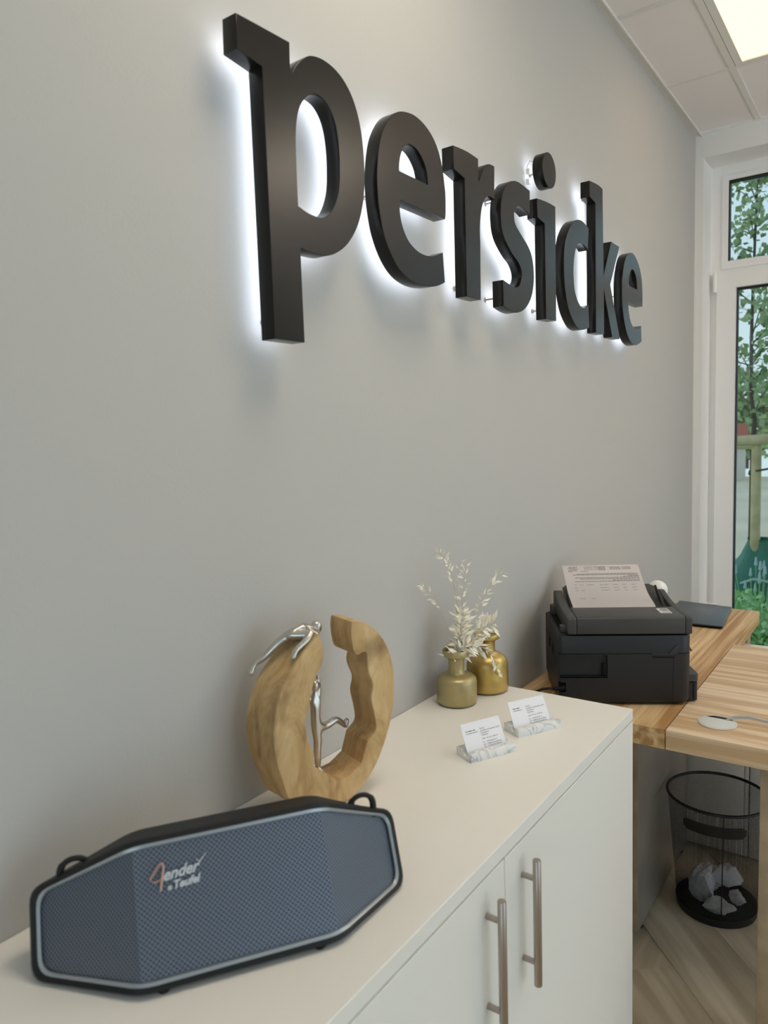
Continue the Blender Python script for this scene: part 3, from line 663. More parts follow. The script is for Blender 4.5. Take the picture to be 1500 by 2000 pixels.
def sculpture():
    th = math.radians(-18)
    t = thing('ring_sculpture', 'open carved wooden ring sculpture standing behind the speaker', 'sculpture', (0.8240, -0.1231, ZT), th)
    F = [(0.0044, 0.2784, 1), (0.0096, 0.265, 0), (0.0116, 0.2484, 0), (0.0079, 0.23, 0), (-0.002, 0.2169, 0), (-0.0084, 0.2022, 0), (-0.0138, 0.1853, 0), (-0.0181, 0.1661, 0), (-0.0257, 0.1499, 0), (-0.0242, 0.1353, 0), (-0.0217, 0.1163, 0), (-0.0134, 0.0986, 1), (-0.0134, 0.075, 1), (-0.0057, 0.0664, 0), (0.0125, 0.0525, 0), (0.0286, 0.0391, 0), (0.0507, 0.0407, 1), (0.0738, 0.0542, 1), (0.0867, 0.0872, 1), (0.104, 0.1019, 0), (0.1024, 0.1272, 0), (0.0971, 0.1544, 0), (0.1019, 0.1769, 0), (0.0928, 0.2024, 0), (0.0903, 0.2326, 0), (0.0739, 0.2312, 0), (0.0657, 0.2417, 0), (0.0628, 0.2692, 0), (0.0653, 0.2864, 1), (0.0861, 0.2821, 0), (0.1107, 0.2646, 0), (0.1304, 0.2374, 0), (0.1422, 0.2025, 0), (0.1443, 0.1671, 0), (0.1392, 0.1245, 0), (0.1242, 0.0822, 0), (0.1016, 0.0426, 0), (0.0748, 0.0165, 0), (0.050, 0.002, 1), (-0.008, 0.001, 1), (-0.032, 0.012, 0), (-0.0572, 0.0346, 0), (-0.0687, 0.0675, 0), (-0.0759, 0.0957, 0), (-0.0805, 0.1307, 0), (-0.0779, 0.1595, 0), (-0.0711, 0.1872, 0), (-0.059, 0.2138, 0), (-0.0403, 0.2372, 0), (-0.0192, 0.2586, 0)]
    pts = catmull(F, 4)
    me = curve_shape([pts], 0.031, 0.0, 0.0, 'ring')
    D = 0.062
    me.transform(Matrix(((1, 0, 0, 0), (0, 0, -1, D/2), (0, 1, 0, 0), (0, 0, 0, 1))))
    bm = bmesh.new(); bm.from_mesh(me)
    bmesh.ops.remove_doubles(bm, verts=bm.verts, dist=0.0002)
    for v in bm.verts:
        if v.co.y > 0.03:                       # the back outline swells a little on the outside and is worn lower inside
            dx, dz = v.co.x-0.03, v.co.z-0.145
            r = math.hypot(dx, dz)
            if r > 0.095: v.co.x += (0.013 if dx < 0 else 0.004)*dx/r
    bmesh.ops.recalc_face_normals(bm, faces=bm.faces)
    # real size of every ring joint: soft worn edges
    ed = [e for e in bm.edges if len(e.link_faces) == 2 and e.calc_face_angle(0) > 1.0]
    bmesh.ops.bevel(bm, geom=ed, offset=0.0026, segments=2, affect='EDGES', clamp_overlap=True)
    finish('wooden_ring', bm, M['mango'], t, smooth=35)
    def Q(x, z, d): return (x, d, z-0.003 if z > 0.22 else z)
    # climber lying over the top of the left arm
    V = [Q(-0.020, 0.2800, .036), Q(-0.006, 0.2835, .035), Q(-0.001, 0.2845, .034), Q(0.0050, 0.2840, .034), Q(0.0100, 0.2840, .033), Q(0.0150, 0.2835, .031), Q(0.0180, 0.2835, .030),
         Q(0.002, 0.2810, .024), Q(0.011, 0.2760, .017), Q(0.0130, 0.2700, .019),
         Q(0.003, 0.2825, .044), Q(0.012, 0.2790, .050), Q(0.0130, 0.2705, .048),
         Q(-0.024, 0.2770, .031), Q(-0.006, 0.2790, .018), Q(0.0010, 0.2810, .013), Q(-0.012, 0.2725, .009), Q(-0.031, 0.2620, .008), Q(-0.0365, 0.2560, .006), Q(-0.0385, 0.2480, .004),
         Q(-0.025, 0.2755, .042), Q(-0.040, 0.2650, .048), Q(-0.054, 0.2510, .054), Q(-0.062, 0.2440, .057), Q(-0.0755, 0.2375, .060), Q(-0.080, 0.2290, .060), Q(-0.0835, 0.2210, .058)]
    E2 = [(0, 1), (1, 2), (2, 3), (3, 4), (4, 5), (5, 6), (3, 7), (7, 8), (8, 9), (3, 10), (10, 11), (11, 12), (0, 13), (13, 14), (14, 15), (15, 16), (16, 17), (17, 18), (18, 19), (0, 20), (20, 21), (21, 22), (22, 23), (23, 24), (24, 25), (25, 26)]
    Rr = [.0072, .0062, .0072, .0074, .0036, .0072, .0066, .0042, .0036, .0032, .0042, .0036, .0032, .0062, .0056, .0048, .0044, .0036, .0036, .0026, .0062, .0055, .0046, .0042, .0030, .0040, .0034]
    Rr = [x*1.4 for x in Rr]; Rr[4] = Rr[5] = Rr[6] = .0040
    f = skin('climbing_figure', V, E2, Rr, M['silver'], t, 2)
    fuse(f, [((0.0185, .030, 0.2805), .0098, (0.92, 0.9, 1.08)), ((0.0175, .0210, 0.2800), .0018, (1, .6, 1.3)), ((0.0278, .030, 0.2785), .0016, (1, 1, 1)), ((0.0120, .019, 0.2660), .0030, (1.3, 1, .8)), ((0.0120, .048, 0.2680), .0030, (1.3, 1, .8))])
    # climber bracing inside the ring
    V = [Q(.020, .1140, .046), Q(.0195, .132, .046), Q(.0205, .150, .047), Q(.0215, .162, .047), Q(.0215, .170, .047), Q(.0215, .180, .047), Q(.0215, .187, .047),
         Q(.0260, .160, .047), Q(.0285, .176, .048), Q(.0285, .193, .049),
         Q(.0150, .158, .050), Q(.006, .168, .052), Q(-.008, .172, .054),
         Q(.0200, .107, .046), Q(.0225, .096, .046), Q(.0205, .076, .046), Q(.0205, .060, .046), Q(.0205, .0455, .046), Q(.0235, .0425, .042),
         Q(.0290, .110, .047), Q(.0440, .1115, .048), Q(.0595, .1165, .049), Q(.0700, .1080, .050), Q(.0790, .0985, .050), Q(.0815, .1120, .050)]
    E2 = [(0, 1), (1, 2), (2, 3), (3, 4), (4, 5), (5, 6), (3, 7), (7, 8), (8, 9), (3, 10), (10, 11), (11, 12), (0, 13), (13, 14), (14, 15), (15, 16), (16, 17), (17, 18), (0, 19), (19, 20), (20, 21), (21, 22), (22, 23), (23, 24)]
    Rr = [.0066, .0058, .0068, .0070, .0034, .0070, .0062, .0040, .0034, .0028, .0040, .0034, .0028, .0056, .0052, .0046, .0040, .0030, .0030, .0054, .0046, .0044, .0038, .0034, .0034]
    Rr = [x*1.45 for x in Rr]; Rr[4] = Rr[5] = Rr[6] = .0040
    f = skin('bracing_figure', V, E2, Rr, M['silver'], t, 2)
    fuse(f, [((0.0215, .047, 0.182), .0080, (0.9, 0.95, 1.12)), ((0.0285, .049, 0.194), .0030, (.9, 1, 1.2)), ((0.0235, .042, 0.0425), .0038, (1.4, 1, .7)), ((0.0812, .050, 0.106), .0040, (.8, 1, 1.7))])
sculpture()

# ------------------------------------------------------------------ brass vases and dried sprigs
V1 = Vector((1.335, -0.068, ZT)); V2 = Vector((1.442, -0.086, ZT))
t = thing('vase', 'small olive-brass bottle vase with wide flat lip, in front of the other vase', 'vase', V1)
prof = [(0.030, 0.0), (0.038, 0.0008), (0.0418, 0.004), (0.0432, 0.009), (0.0434, 0.030), (0.0430, 0.049), (0.0415, 0.0555), (0.036, 0.0605), (0.026, 0.0642), (0.0185, 0.0655), (0.0170, 0.067),
        (0.0168, 0.080), (0.0172, 0.096), (0.0190, 0.1000), (0.0215, 0.1020), (0.0278, 0.1040), (0.0288, 0.1070), (0.0288, 0.1165), (0.0280, 0.1180), (0.0268, 0.1170), (0.0262, 0.1080), (0.016, 0.1030), (0.0145, 0.095), (0.014, 0.070), (0.020, 0.062)]
lathe('vase_body', prof, M['brass_old'], t, 64)
t = thing('vase', 'wider golden brass vase standing behind the smaller one', 'vase', V2)
prof = [(0.032, 0.0), (0.041, 0.0008), (0.0452, 0.004), (0.0466, 0.009), (0.0468, 0.040), (0.0464, 0.060), (0.0450, 0.068), (0.0405, 0.0760), (0.031, 0.0835), (0.021, 0.0880), (0.0182, 0.090),
        (0.0178, 0.096), (0.0180, 0.110), (0.0200, 0.1150), (0.0275, 0.1185), (0.0285, 0.1215), (0.0285, 0.1290), (0.0275, 0.1302), (0.0264, 0.1290), (0.0255, 0.1225), (0.0165, 0.1170), (0.0155, 0.105), (0.0155, 0.092), (0.024, 0.083)]
lathe('vase_body', prof, M['brass'], t, 64)

def sprig(label, pts, nleaf, lmin, lmax, seed, spread=0.7, side=0, start=0.35, rs=0.0007, base=None, droop=0.0, dark=False):
    """pts: offsets (right, up, towards room) in metres from the vase mouth, in the plane of the sprig"""
    rnd = random.Random(seed)
    o0 = (base or V1)+Vector((0, 0, 0.110))
    t = thing('dried_sprig', label, 'dried plant', o0, 0, 'bleached dried sprigs in the brass vases')
    X = Vector((0.93, -0.36, 0)); N = Vector((-0.36, -0.93, 0))
    P3 = [X*a+Vector((0, 0, b))+N*c for a, b, c in pts]
    sm = catmull([tuple(p)+(0,) for p in P3], 6, False, 3)
    bm = bmesh.new(); n = len(sm)
    add_tube(bm, sm, [rs*(1.25-0.8*i/n) for i in range(n)], 5)
    LV = bmesh.new()
    for k in range(nleaf):
        f = start+(1-start)*((k+rnd.random())/nleaf)
        i = min(int(f*(n-1)), n-2); p = sm[i].lerp(sm[i+1], f*(n-1)-i); d = (sm[i+1]-sm[i]).normalized()
        sd = 1 if rnd.random() < 0.5 else -1
        lat = (d.cross(N)).normalized()*sd
        dr = (d*rnd.uniform(0.3, 1.1)+lat*rnd.uniform(0.4, 1.2)*spread+N*rnd.uniform(-0.6, 0.6)+Vector((0, 0, -droop*rnd.random()))).normalized()
        L_ = rnd.uniform(lmin, lmax); wd = L_*rnd.uniform(0.13, 0.22)
        stalk = p+dr*L_*0.35*rnd.random()
        add_tube(bm, [p, stalk+dr*0.001], rs*0.5, 4, cap=False)
        nn = dr.cross(Vector((rnd.uniform(-1, 1), rnd.uniform(-1, 1), rnd.uniform(-1, 1)))).normalized(); nn2 = dr.cross(nn)*0.35
        a = LV.verts.new(stalk); b = LV.verts.new(stalk+dr*L_*0.4+nn*wd+nn2*wd); c = LV.verts.new(stalk+dr*L_+nn2*L_*0.15*rnd.uniform(-1, 1)); e = LV.verts.new(stalk+dr*L_*0.4-nn*wd+nn2*wd)
        m1 = LV.verts.new(stalk+dr*L_*0.42)
        LV.faces.new((a, b, m1)); LV.faces.new((b, c, m1)); LV.faces.new((c, e, m1)); LV.faces.new((e, a, m1))
    finish('stem', bm, M['dry_stem'], t, smooth=60)
    finish('leaves', LV, M['dry_white'], t, kind='stuff')
sprig('tallest bare-stemmed dried sprig leaning left above the small vase', [(-0.004, -0.03, 0), (0.004, 0.04, 0), (0.000, 0.12, 0.004), (-0.010, 0.168, 0.004), (-0.018, 0.198, 0.0), (-0.036, 0.217, -0.004)], 24, 0.010, 0.020, 1, 0.8, start=0.45)
sprig('left dried sprig arching out from the small vase with leaves only at its tip', [(-0.012, -0.02, 0), (-0.014, 0.03, 0.0), (-0.030, 0.085, 0.0), (-0.055, 0.13, -0.01), (-0.078, 0.155, -0.014)], 17, 0.010, 0.018, 2, 0.6, start=0.55)
sprig('straight thin dried sprig rising in the middle of the bunch', [(0.004, -0.03, 0), (0.008, 0.05, 0.004), (0.017, 0.12, 0.006), (0.028, 0.185, 0.006)], 22, 0.010, 0.020, 3, 1.0, start=0.35)
sprig('short needle-thin twig between the tall sprigs', [(0.000, -0.03, 0), (0.006, 0.06, 0), (0.008, 0.14, 0), (0.016, 0.195, 0)], 12, 0.008, 0.014, 4, 0.9, start=0.4)
sprig('right dried sprig branching out towards the printer', [(0.006, -0.03, 0), (0.030, 0.03, 0.004), (0.060, 0.085, 0.006), (0.092, 0.130, 0.006), (0.130, 0.156, 0.006)], 30, 0.012, 0.022, 5, 0.8, start=0.3)
sprig('drooping dried sprig hanging over the wider vase', [(0.004, -0.02, 0.002), (0.020, 0.012, 0.008), (0.050, 0.008, 0.030), (0.074, -0.018, 0.034), (0.086, -0.050, 0.034)], 26, 0.014, 0.026, 6, 0.6, start=0.2, droop=0.6)
sprig('bushy low dried sprig filling the mouth of the small vase', [(0.000, -0.02, 0), (0.004, 0.02, 0.004), (0.008, 0.05, 0.008), (0.014, 0.085, 0.008)], 150, 0.014, 0.030, 7, 1.6, start=0.0)
sprig('second bushy dried sprig leaning right over both vases', [(0.002, -0.02, 0.002), (0.026, 0.018, 0.008), (0.060, 0.040, 0.012), (0.098, 0.052, 0.012)], 130, 0.015, 0.030, 8, 1.6, start=0.0)
sprig('broad-leaved dried tuft lying over the rim of the small vase', [(-0.010, -0.015, 0.006), (-0.004, 0.008, 0.014), (0.012, 0.014, 0.022), (0.042, 0.012, 0.026)], 56, 0.018, 0.034, 9, 1.1, start=0.0, droop=0.5)

# ------------------------------------------------------------------ marble card holders
def card_holder(label, P, ang, L_, dep, clabel, lines):
    t = thing('card_holder', label, 'card holder', (P[0], P[1], ZT), ang, 'marble business card holders')
    H_ = 0.0150; g0, g1 = 0.0125, 0.0245        # groove, measured back from the front face
    pr = [(0, 0), (0, H_), (g0, H_)]
    pr += [(g0+0.0005, 0.0085), (g0+0.0025, 0.0062), (g0+0.006, 0.0055), (g1-0.003, 0.0062), (g1, 0.0095), (g1, H_), (dep, H_), (dep, 0)]
    bm = bmesh.new(); add_prism(bm, [(0, y, z) for y, z in pr], (L_, 0, 0)); bmesh.ops.recalc_face_normals(bm, faces=bm.faces)
    finish('block', bm, M['marble'], t, bevel=0.0009)
    # stack of cards leaning back in the groove: a thing of its own
    lean = math.radians(27)
    c = thing('business_cards', clabel, 'cards', Vector((P[0], P[1], ZT+0.0066))+Matrix.Rotation(ang, 3, 'Z') @ Vector((0.0045, g0+0.0035, 0)), ang, 'white business cards in marble holders')
    mt = Matrix.Rotation(-lean, 4, 'X')
    for k in range(4):
        box('card', (0.0004*k, 0.085+0.0003*k, 0.0009*k, 0.0009*k+0.0007, 0.0002*k, 0.0545+0.0002*k), M['card'], c, mtx=mt)
    for (txt, s, x, z) in lines:
        if txt[0] == '▪':               # a line too blurred to read in the photograph
            bm = bmesh.new(); xx = 0.0
            for ch in txt:
                if ch == '▪': add_box(bm, xx, xx+0.0011, 0, 0.0016, 0, 0.00001)
                xx += 0.0013
            me = bpy.data.meshes.new('printing'); bm.to_mesh(me); bm.free()
        else: me = text_mesh(txt, s, bold=0.00003)
        me.materials.clear(); me.materials.append(M['ink'])
        me.transform(mt @ Matrix(((1, 0, 0, x), (0, 0, -1, -0.00012), (0, 1, 0, z), (0, 0, 0, 1))))
        link('printing', me, c, 'stuff')
LN = [('▪▪▪ ▪▪▪▪▪▪▪ ▪▪▪▪', 0.0031, 0.0075, 0.0395), ('Immobilienmaklerin', 0.0031, 0.0075, 0.0355), ('Persicke', 0.0031, 0.0375, 0.0395), ('Immobilien und Expertisen GmbH', 0.0031, 0.0375, 0.0355),
      ('Dorfstraße 12', 0.0031, 0.0375, 0.0315), ('12345 Berlin', 0.0031, 0.0375, 0.0275), ('mobil  +49 162 133 487 18', 0.0031, 0.0375, 0.0215),
      ('fon    +49 30 364 447 13', 0.0031, 0.0375, 0.0155), ('mail   info@persicke-makler.de', 0.0031, 0.0375, 0.0115), ('web   www.persicke-makler.de', 0.0031, 0.0375, 0.0077)]
LN2 = [('▪▪▪▪▪ ▪▪▪▪▪▪', 0.0031, 0.0075, 0.0395), ('Geschäftsführer', 0.0031, 0.0075, 0.0355)]+LN[2:]
card_holder('grey-veined marble card holder, the nearer one to the viewer', (1.0864, -0.2389), math.radians(-26.4), 0.0985, 0.047, 'white business cards in the nearer marble holder', LN)
card_holder('grey-veined marble card holder, the farther one near the cabinet edge', (1.2285, -0.2616), math.radians(-28.6), 0.101, 0.047, 'white business cards in the farther marble holder', LN2)

# ------------------------------------------------------------------ desk
dk = thing('desk', 'solid ash corner desk with dark slab legs under the window', 'desk', (0, 0, 0))
DX0, DX1, DX2, DS = 1.698, 2.5045, 3.012, -0.4064
T0 = ZK-0.046
def board(name, x0, x1, y0, y1, m, along='x', bevel=0.0012):
    """a stave whose grain runs along local x"""
    L_, Wd = (x1-x0, y1-y0) if along == 'x' else (y1-y0, x1-x0)
    bm = bmesh.new(); add_box(bm, -L_/2, L_/2, -Wd/2+0.0002, Wd/2-0.0002, 0, ZK-T0)
    o = finish(name, bm, m, dk, bevel=bevel, seg=2)
    o.location = ((x0+x1)/2, (y0+y1)/2, T0); o.rotation_euler = (0, 0, 0 if along == 'x' else PI/2)
    return o
ys_ = [DS+0.001, -0.335, -0.255, -0.165, -0.088, -0.003]
for i in range(5):
    board('desktop_stave', DX0, DX2, ys_[i], ys_[i+1], M['ash_gold'], bevel=0.0006)
xs_ = [DX0, 1.858, 2.010, 2.175, 2.335, DX1]
for i in range(5):
    board('desktop_stave', xs_[i], xs_[i+1], -1.36, DS-0.001, M['ash'], 'y', 0.0006)
def slab(x0, x1, y0, y1):
    o = box('slab_leg', (x0, x1, y0, y1, 0.012, T0), [M['slab_leg']], dk, bevel=0.0015)
    o.data.materials.append(M['slab_edge'])
    for p in o.data.polygons:
        if abs(p.normal.x) > 0.9: p.material_index = 1
    for gx in (x0+0.05, x1-0.06):
        bm = bmesh.new(); add_lathe(bm, [(0.012, 0.0), (0.014, 0.003), (0.014, 0.0125)], gx, (y0+y1)/2, 0, 16, True, True)
        finish('glider', bm, M['deep_black'], dk, smooth=40)
slab(1.990, 2.560, -0.2585, -0.2300)
for lx0, lx1, ly0, ly1 in ((1.735, 1.805, -0.6310, -0.5990), (2.38, 2.45, -0.6310, -0.5990), (1.735, 1.805, -1.33, -1.30), (2.38, 2.45, -1.33, -1.30), (2.92, 2.99, -0.38, -0.35), (2.92, 2.99, -0.07, -0.04)):
    box('leg', (lx0, lx1, ly0, ly1, 0.0, T0), M['slab_edge'], dk, bevel=0.0015)

# low white cabinet behind the waste bin
cb = thing('pedestal_cabinet', 'low white cabinet under the desk behind the waste bin', 'cabinet', (2.575, -0.200, 0))
box('carcass', (0.018, 0.30, -0.56, 0.0, 0.0, 0.650), M['lam_white'], cb)
box('drawer_front', (0.0, 0.0165, -0.232, 0.0, 0.006, 0.648), M['lam_white'], cb, bevel=0.001)
box('drawer_front', (0.002, 0.0165, -0.246, -0.2335, 0.006, 0.648), M['lam_white'], cb, bevel=0.001)
box('drawer_front', (0.0, 0.0165, -0.56, -0.250, 0.505, 0.648), M['lam_white'], cb, bevel=0.001)
box('drawer_front', (0.0, 0.0165, -0.56, -0.250, 0.006, 0.500), M['lam_white'], cb, bevel=0.001)

# cable grommet with two grey cables
g = thing('cable_grommet', 'round light grey cable grommet set into the desk top', 'grommet', (1.8000, -0.4975, ZK-0.02))
bm = bmesh.new(); add_lathe(bm, [(0.038, 0.0), (0.0385, 0.0205), (0.0425, 0.0205), (0.0428, 0.0220), (0.0415, 0.0232), (0.040, 0.0232)], 0, 0, 0, 64, True, False)
finish('ring', bm, M['disc'], g, smooth=40)
pts = [Vector((0.0395*math.cos(a), 0.0395*math.sin(a), 0.0222)) for a in [2*PI*i/60 for i in range(61)]]
cap = [p for p in pts if not (p.x > 0.018 and abs(p.y) < 0.03)]
prism('lid', cap, (0, 0, 0.0016), M['disc'], g, bevel=0.0004)
bm = bmesh.new(); add_box(bm, 0.0172, 0.0385, -0.026, 0.026, 0.0205, 0.0212); finish('opening', bm, M['deep_black'], g)
for k, dz in ((0, 0.0), (1, 0.004)):
    c = tube('grey_cable', [(1.825, -0.510, ZK-0.01), (1.822, -0.513, ZK+0.004), (1.826, -0.530, ZK+0.010+dz), (1.834, -0.560, ZK+0.0135+dz), (1.838, -0.600, ZK+0.010+dz*0.5), (1.832+0.004*k, -0.660, ZK+0.004), (1.815+0.008*k, -0.760, ZK+0.0025), (1.80+0.012*k, -0.95, ZK+0.0025)], 0.0022, M['cable_grey'], None, 8)
    tag(c, ('upper' if k else 'lower')+' of two light grey cables arching out of the desk grommet', 'cable', 'grey cables from the desk grommet')

# flat laptop at the far end of the desk
lp = thing('laptop', 'closed slate-grey laptop lying at the window end of the desk', 'laptop', (0, 0, ZK))
Q4 = [(3.006, -0.120), (2.978, -0.316), (2.672, -0.342), (2.662, -0.140)]
def lerp_in(P, k):
    cx = sum(p[0] for p in P)/4; cy = sum(p[1] for p in P)/4
    return [(cx+(x-cx)*k, cy+(y-cy)*k) for x, y in P]
def slab_poly(name, P, z0, z1, m, par, bev=0.002): return prism(name, [(x, y, z0) for x, y in P], (0, 0, z1-z0), m, par, bevel=bev)
slab_poly('base', lerp_in(Q4, 0.975), 0.002, 0.008, M['deep_black'], lp)
slab_poly('lid', Q4, 0.009, 0.014, M['laptop'], lp)
bm = bmesh.new(); add_box(bm, 2.985, 2.998, -0.262, -0.212, 0.004, 0.0165); finish('hinge_cap', bm, M['white_gloss'], lp)

# ball lamp behind the printer
bl = thing('ball_lamp', 'small white ball lamp on a thin stem behind the printer', 'lamp', (2.300, -0.226, ZK))
lathe('base', [(0.035, 0.0), (0.036, 0.004), (0.034, 0.008), (0.006, 0.010)], M['white_gloss'], bl, 32)
lathe('stem', [(0.004, 0.009), (0.004, 0.172)], M['white_gloss'], bl, 12)
bm = bmesh.new(); bmesh.ops.create_uvsphere(bm, u_segments=32, v_segments=20, radius=0.0295); bmesh.ops.translate(bm, verts=bm.verts, vec=(0, 0, 0.198))
finish('globe', bm, M['white_gloss'], bl, smooth=80)

# ------------------------------------------------------------------ printer: local x = a (along the back), local -y = b (towards the room)
PA = Vector((1.722, -0.1395, ZK)); PYAW = math.radians(30)
pr = thing('printer', 'black office printer with document feeder on the desk by the wall', 'printer', PA, PYAW)
def pb(name, a0, a1, b0, b1, z0, z1, m, parent=pr, bevel=0.003, seg=3): return box(name, (a0, a1, -b1, -b0, z0, z1), m, parent, bevel=bevel, seg=seg)
def rounded_rect(a0, a1, b0, b1, rads, z, n=6):
    """corners: (a0,b0) (a1,b0) (a1,b1) (a0,b1)"""
    out = []
    for (x, y, r, s) in ((a0, b0, rads[0], 2), (a1, b0, rads[1], 3), (a1, b1, rads[2], 0), (a0, b1, rads[3], 1)):
        sx = 1 if x == a0 else -1; sy = 1 if y == b0 else -1
        cx, cy = x+sx*r, y+sy*r
        a_start = {2: PI, 3: 1.5*PI, 0: 0.0, 1: 0.5*PI}[s]
        for i in range(n+1):
            a = a_start+0.5*PI*i/n
            out.append((cx+r*math.cos(a), cy+r*math.sin(a)))
    return [Vector((x, -y, z)) for x, y in out]
def loft_rr(name, levels, m, parent=pr, smooth=35):
    bm = bmesh.new(); R = [[bm.verts.new(p) for p in lv] for lv in levels]; n = len(R[0])
    for a, b in zip(R, R[1:]):
        for i in range(n): bm.faces.new((a[i], a[(i+1) % n], b[(i+1) % n], b[i]))
    bm.faces.new(R[0][::-1]); bm.faces.new(R[-1]); bmesh.ops.recalc_face_normals(bm, faces=bm.faces)
    return finish(name, bm, m, parent, smooth=smooth)
PW_ = 0.268
rr = lambda z, i=0.0, i1=0.0: rounded_rect(0.0+i, PW_-i, 0.0+i, 0.326-i, (0.012, 0.012, 0.024, 0.024), z)
# lower case with the recessed bay, the seam and the rear taper
case = loft_rr('case', [rr(0.002, 0.012), rr(0.008, 0.004), rr(0.016, 0.0005), rr(0.133, 0.0)], M['black_plastic'])
bmc = bmesh.new(); add_box(bmc, -0.01, 0.010, -0.121, -0.0035, 0.0715, 0.1305); bmesh.ops.recalc_face_normals(bmc, faces=bmc.faces)
cut = finish('cutter', bmc, M['black_plastic'], pr)
bmc = bmesh.new(); add_box(bmc, -0.01, 0.014, -0.018, 0.01, 0.035, 0.060); bmesh.ops.recalc_face_normals(bmc, faces=bmc.faces)
cut2 = finish('cutter', bmc, M['black_plastic'], pr)
bmc = bmesh.new(); add_box(bmc, -0.01, 0.0012, -0.2812, -0.2802, 0.002, 0.126); bmesh.ops.recalc_face_normals(bmc, faces=bmc.faces)
cut3 = finish('cutter', bmc, M['black_plastic'], pr)
for c in (cut, cut2, cut3):
    md = case.modifiers.new('b', 'BOOLEAN'); md.operation = 'DIFFERENCE'; md.object = c; md.solver = 'FAST' if c is cut3 else 'EXACT'
bpy.context.view_layer.update()
me = bpy.data.meshes.new_from_object(case.evaluated_get(bpy.context.evaluated_depsgraph_get()))
case.modifiers.clear(); case.data = me
for p in me.polygons: p.use_smooth = True
me.set_sharp_from_angle(angle=math.radians(30))
for c in (cut, cut2, cut3): bpy.data.objects.remove(c)
pb('bay_latch', 0.0, 0.009, 0.108, 0.1175, 0.078, 0.108, M['deep_black'], bevel=0.002)
pb('bay_sill', 0.002, 0.0098, 0.006, 0.116, 0.0722, 0.0765, M['deep_black'], bevel=0.001)
# power socket and plug
pb('socket', 0.006, 0.013, 0.002, 0.016, 0.037, 0.058, M['deep_black'], bevel=0.001)
# scanner section
loft_rr('scanner_section', [rr(0.1345, 0.0004), rr(0.176, 0.0), rr(0.1795, 0.0018)], M['black_plastic'])
bm = bmesh.new(); add_prism(bm, [(-0.0012, -b, z) for b, z in ((0.226, 0.1345), (0.230, 0.1262), (0.284, 0.1262), (0.2915, 0.132), (0.2945, 0.150), (0.2945, 0.156), (0.286, 0.156), (0.270, 0.1345))], (0.006, 0, 0))
bmesh.ops.recalc_face_normals(bm, faces=bm.faces); finish('hand_grip', bm, M['black_plastic'], pr, bevel=0.001)
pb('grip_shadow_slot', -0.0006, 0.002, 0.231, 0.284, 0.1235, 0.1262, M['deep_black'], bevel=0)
pb('scanner_gap', 0.045, 0.262, 0.012, 0.0345, 0.1785, 0.1802, M['deep_black'], bevel=0)
for a in (0.050, 0.245): pb('lid_hinge', a-0.012, a+0.012, 0.012, 0.042, 0.178, 0.205 if a > 0.1 else 0.196, M['dark_plastic'], bevel=0.003)
# feeder lid: end caps, front cover, sunken tray, raised input tray
def capz(b0, b1, r0, name, parent=pr):
    prof = [(0.0, 0.1835), (0.0, 0.222), (0.004, 0.2255), (0.010, 0.2265), (0.120, 0.2245), (0.190, 0.2330), (0.245, 0.2440), (0.262, 0.2420), (0.266, 0.2340), (0.266, 0.1835)]
    bm = bmesh.new(); add_prism(bm, [(a, -b0, z) for a, z in prof], (0, -(b1-b0), 0)); bmesh.ops.recalc_face_normals(bm, faces=bm.faces)
    return finish(name, bm, M['dark_plastic'], parent, bevel=r0, seg=3)
capz(0.0235, 0.0462, 0.006, 'feeder_end_cap'); capz(0.3098, 0.3260, 0.006, 'feeder_end_cap')
cov = [(0.0, 0.1845), (0.0, 0.2225), (0.0035, 0.2262), (0.010, 0.2272), (0.110, 0.2262), (0.124, 0.2235), (0.124, 0.2120), (0.10, 0.1845)]
bm = bmesh.new(); add_prism(bm, [(a, -0.0468, z) for a, z in cov], (0, -0.2622, 0)); bmesh.ops.recalc_face_normals(bm, faces=bm.faces)
cvr = finish('feeder_cover', bm, M['dark_plastic'], pr, bevel=0.0012)
pb('lid_base', 0.002, 0.264, 0.030, 0.322, 0.1815, 0.2085, M['deep_black'], bevel=0.003)
tr = [(0.115, 0.207), (0.150, 0.2135), (0.195, 0.227), (0.268, 0.2555)]
bm = bmesh.new(); up_ = [bm.verts.new((a, -0.0475, z)) for a, z in tr[:3]]+[bm.verts.new((0.255, -0.0475, 0.2505)), bm.verts.new((0.270, -0.062, 0.2560))]
dn_ = [bm.verts.new((a, -0.309, z)) for a, z in tr[:3]]+[bm.verts.new((0.255, -0.305, 0.2505)), bm.verts.new((0.270, -0.288, 0.2560))]
for i in range(4): bm.faces.new((up_[i], up_[i+1], dn_[i+1], dn_[i]))
bmesh.ops.recalc_face_normals(bm, faces=bm.faces)
bmesh.ops.solidify(bm, geom=bm.faces[:], thickness=0.004)
finish('input_tray', bm, M['dark_plastic'], pr, smooth=30)
for b, f in ((0.0520, 0.5), (0.2945, 1.0)):      # paper guides
    bm = bmesh.new(); add_prism(bm, [(0.130, -b, 0.2135), (0.196, -b, 0.2290), (0.236, -b, 0.245+0.012*f), (0.225, -b, 0.248+0.014*f), (0.150, -b, 0.224)], (0, -0.003, 0)); bmesh.ops.recalc_face_normals(bm, faces=bm.faces)
    finish('paper_guide', bm, M['black_plastic'], pr, bevel=0.0006)
pb('feeder_left_pad', 0.128, 0.150, 0.0475, 0.060, 0.210, 0.2195, M['black_plastic'], bevel=0.001)
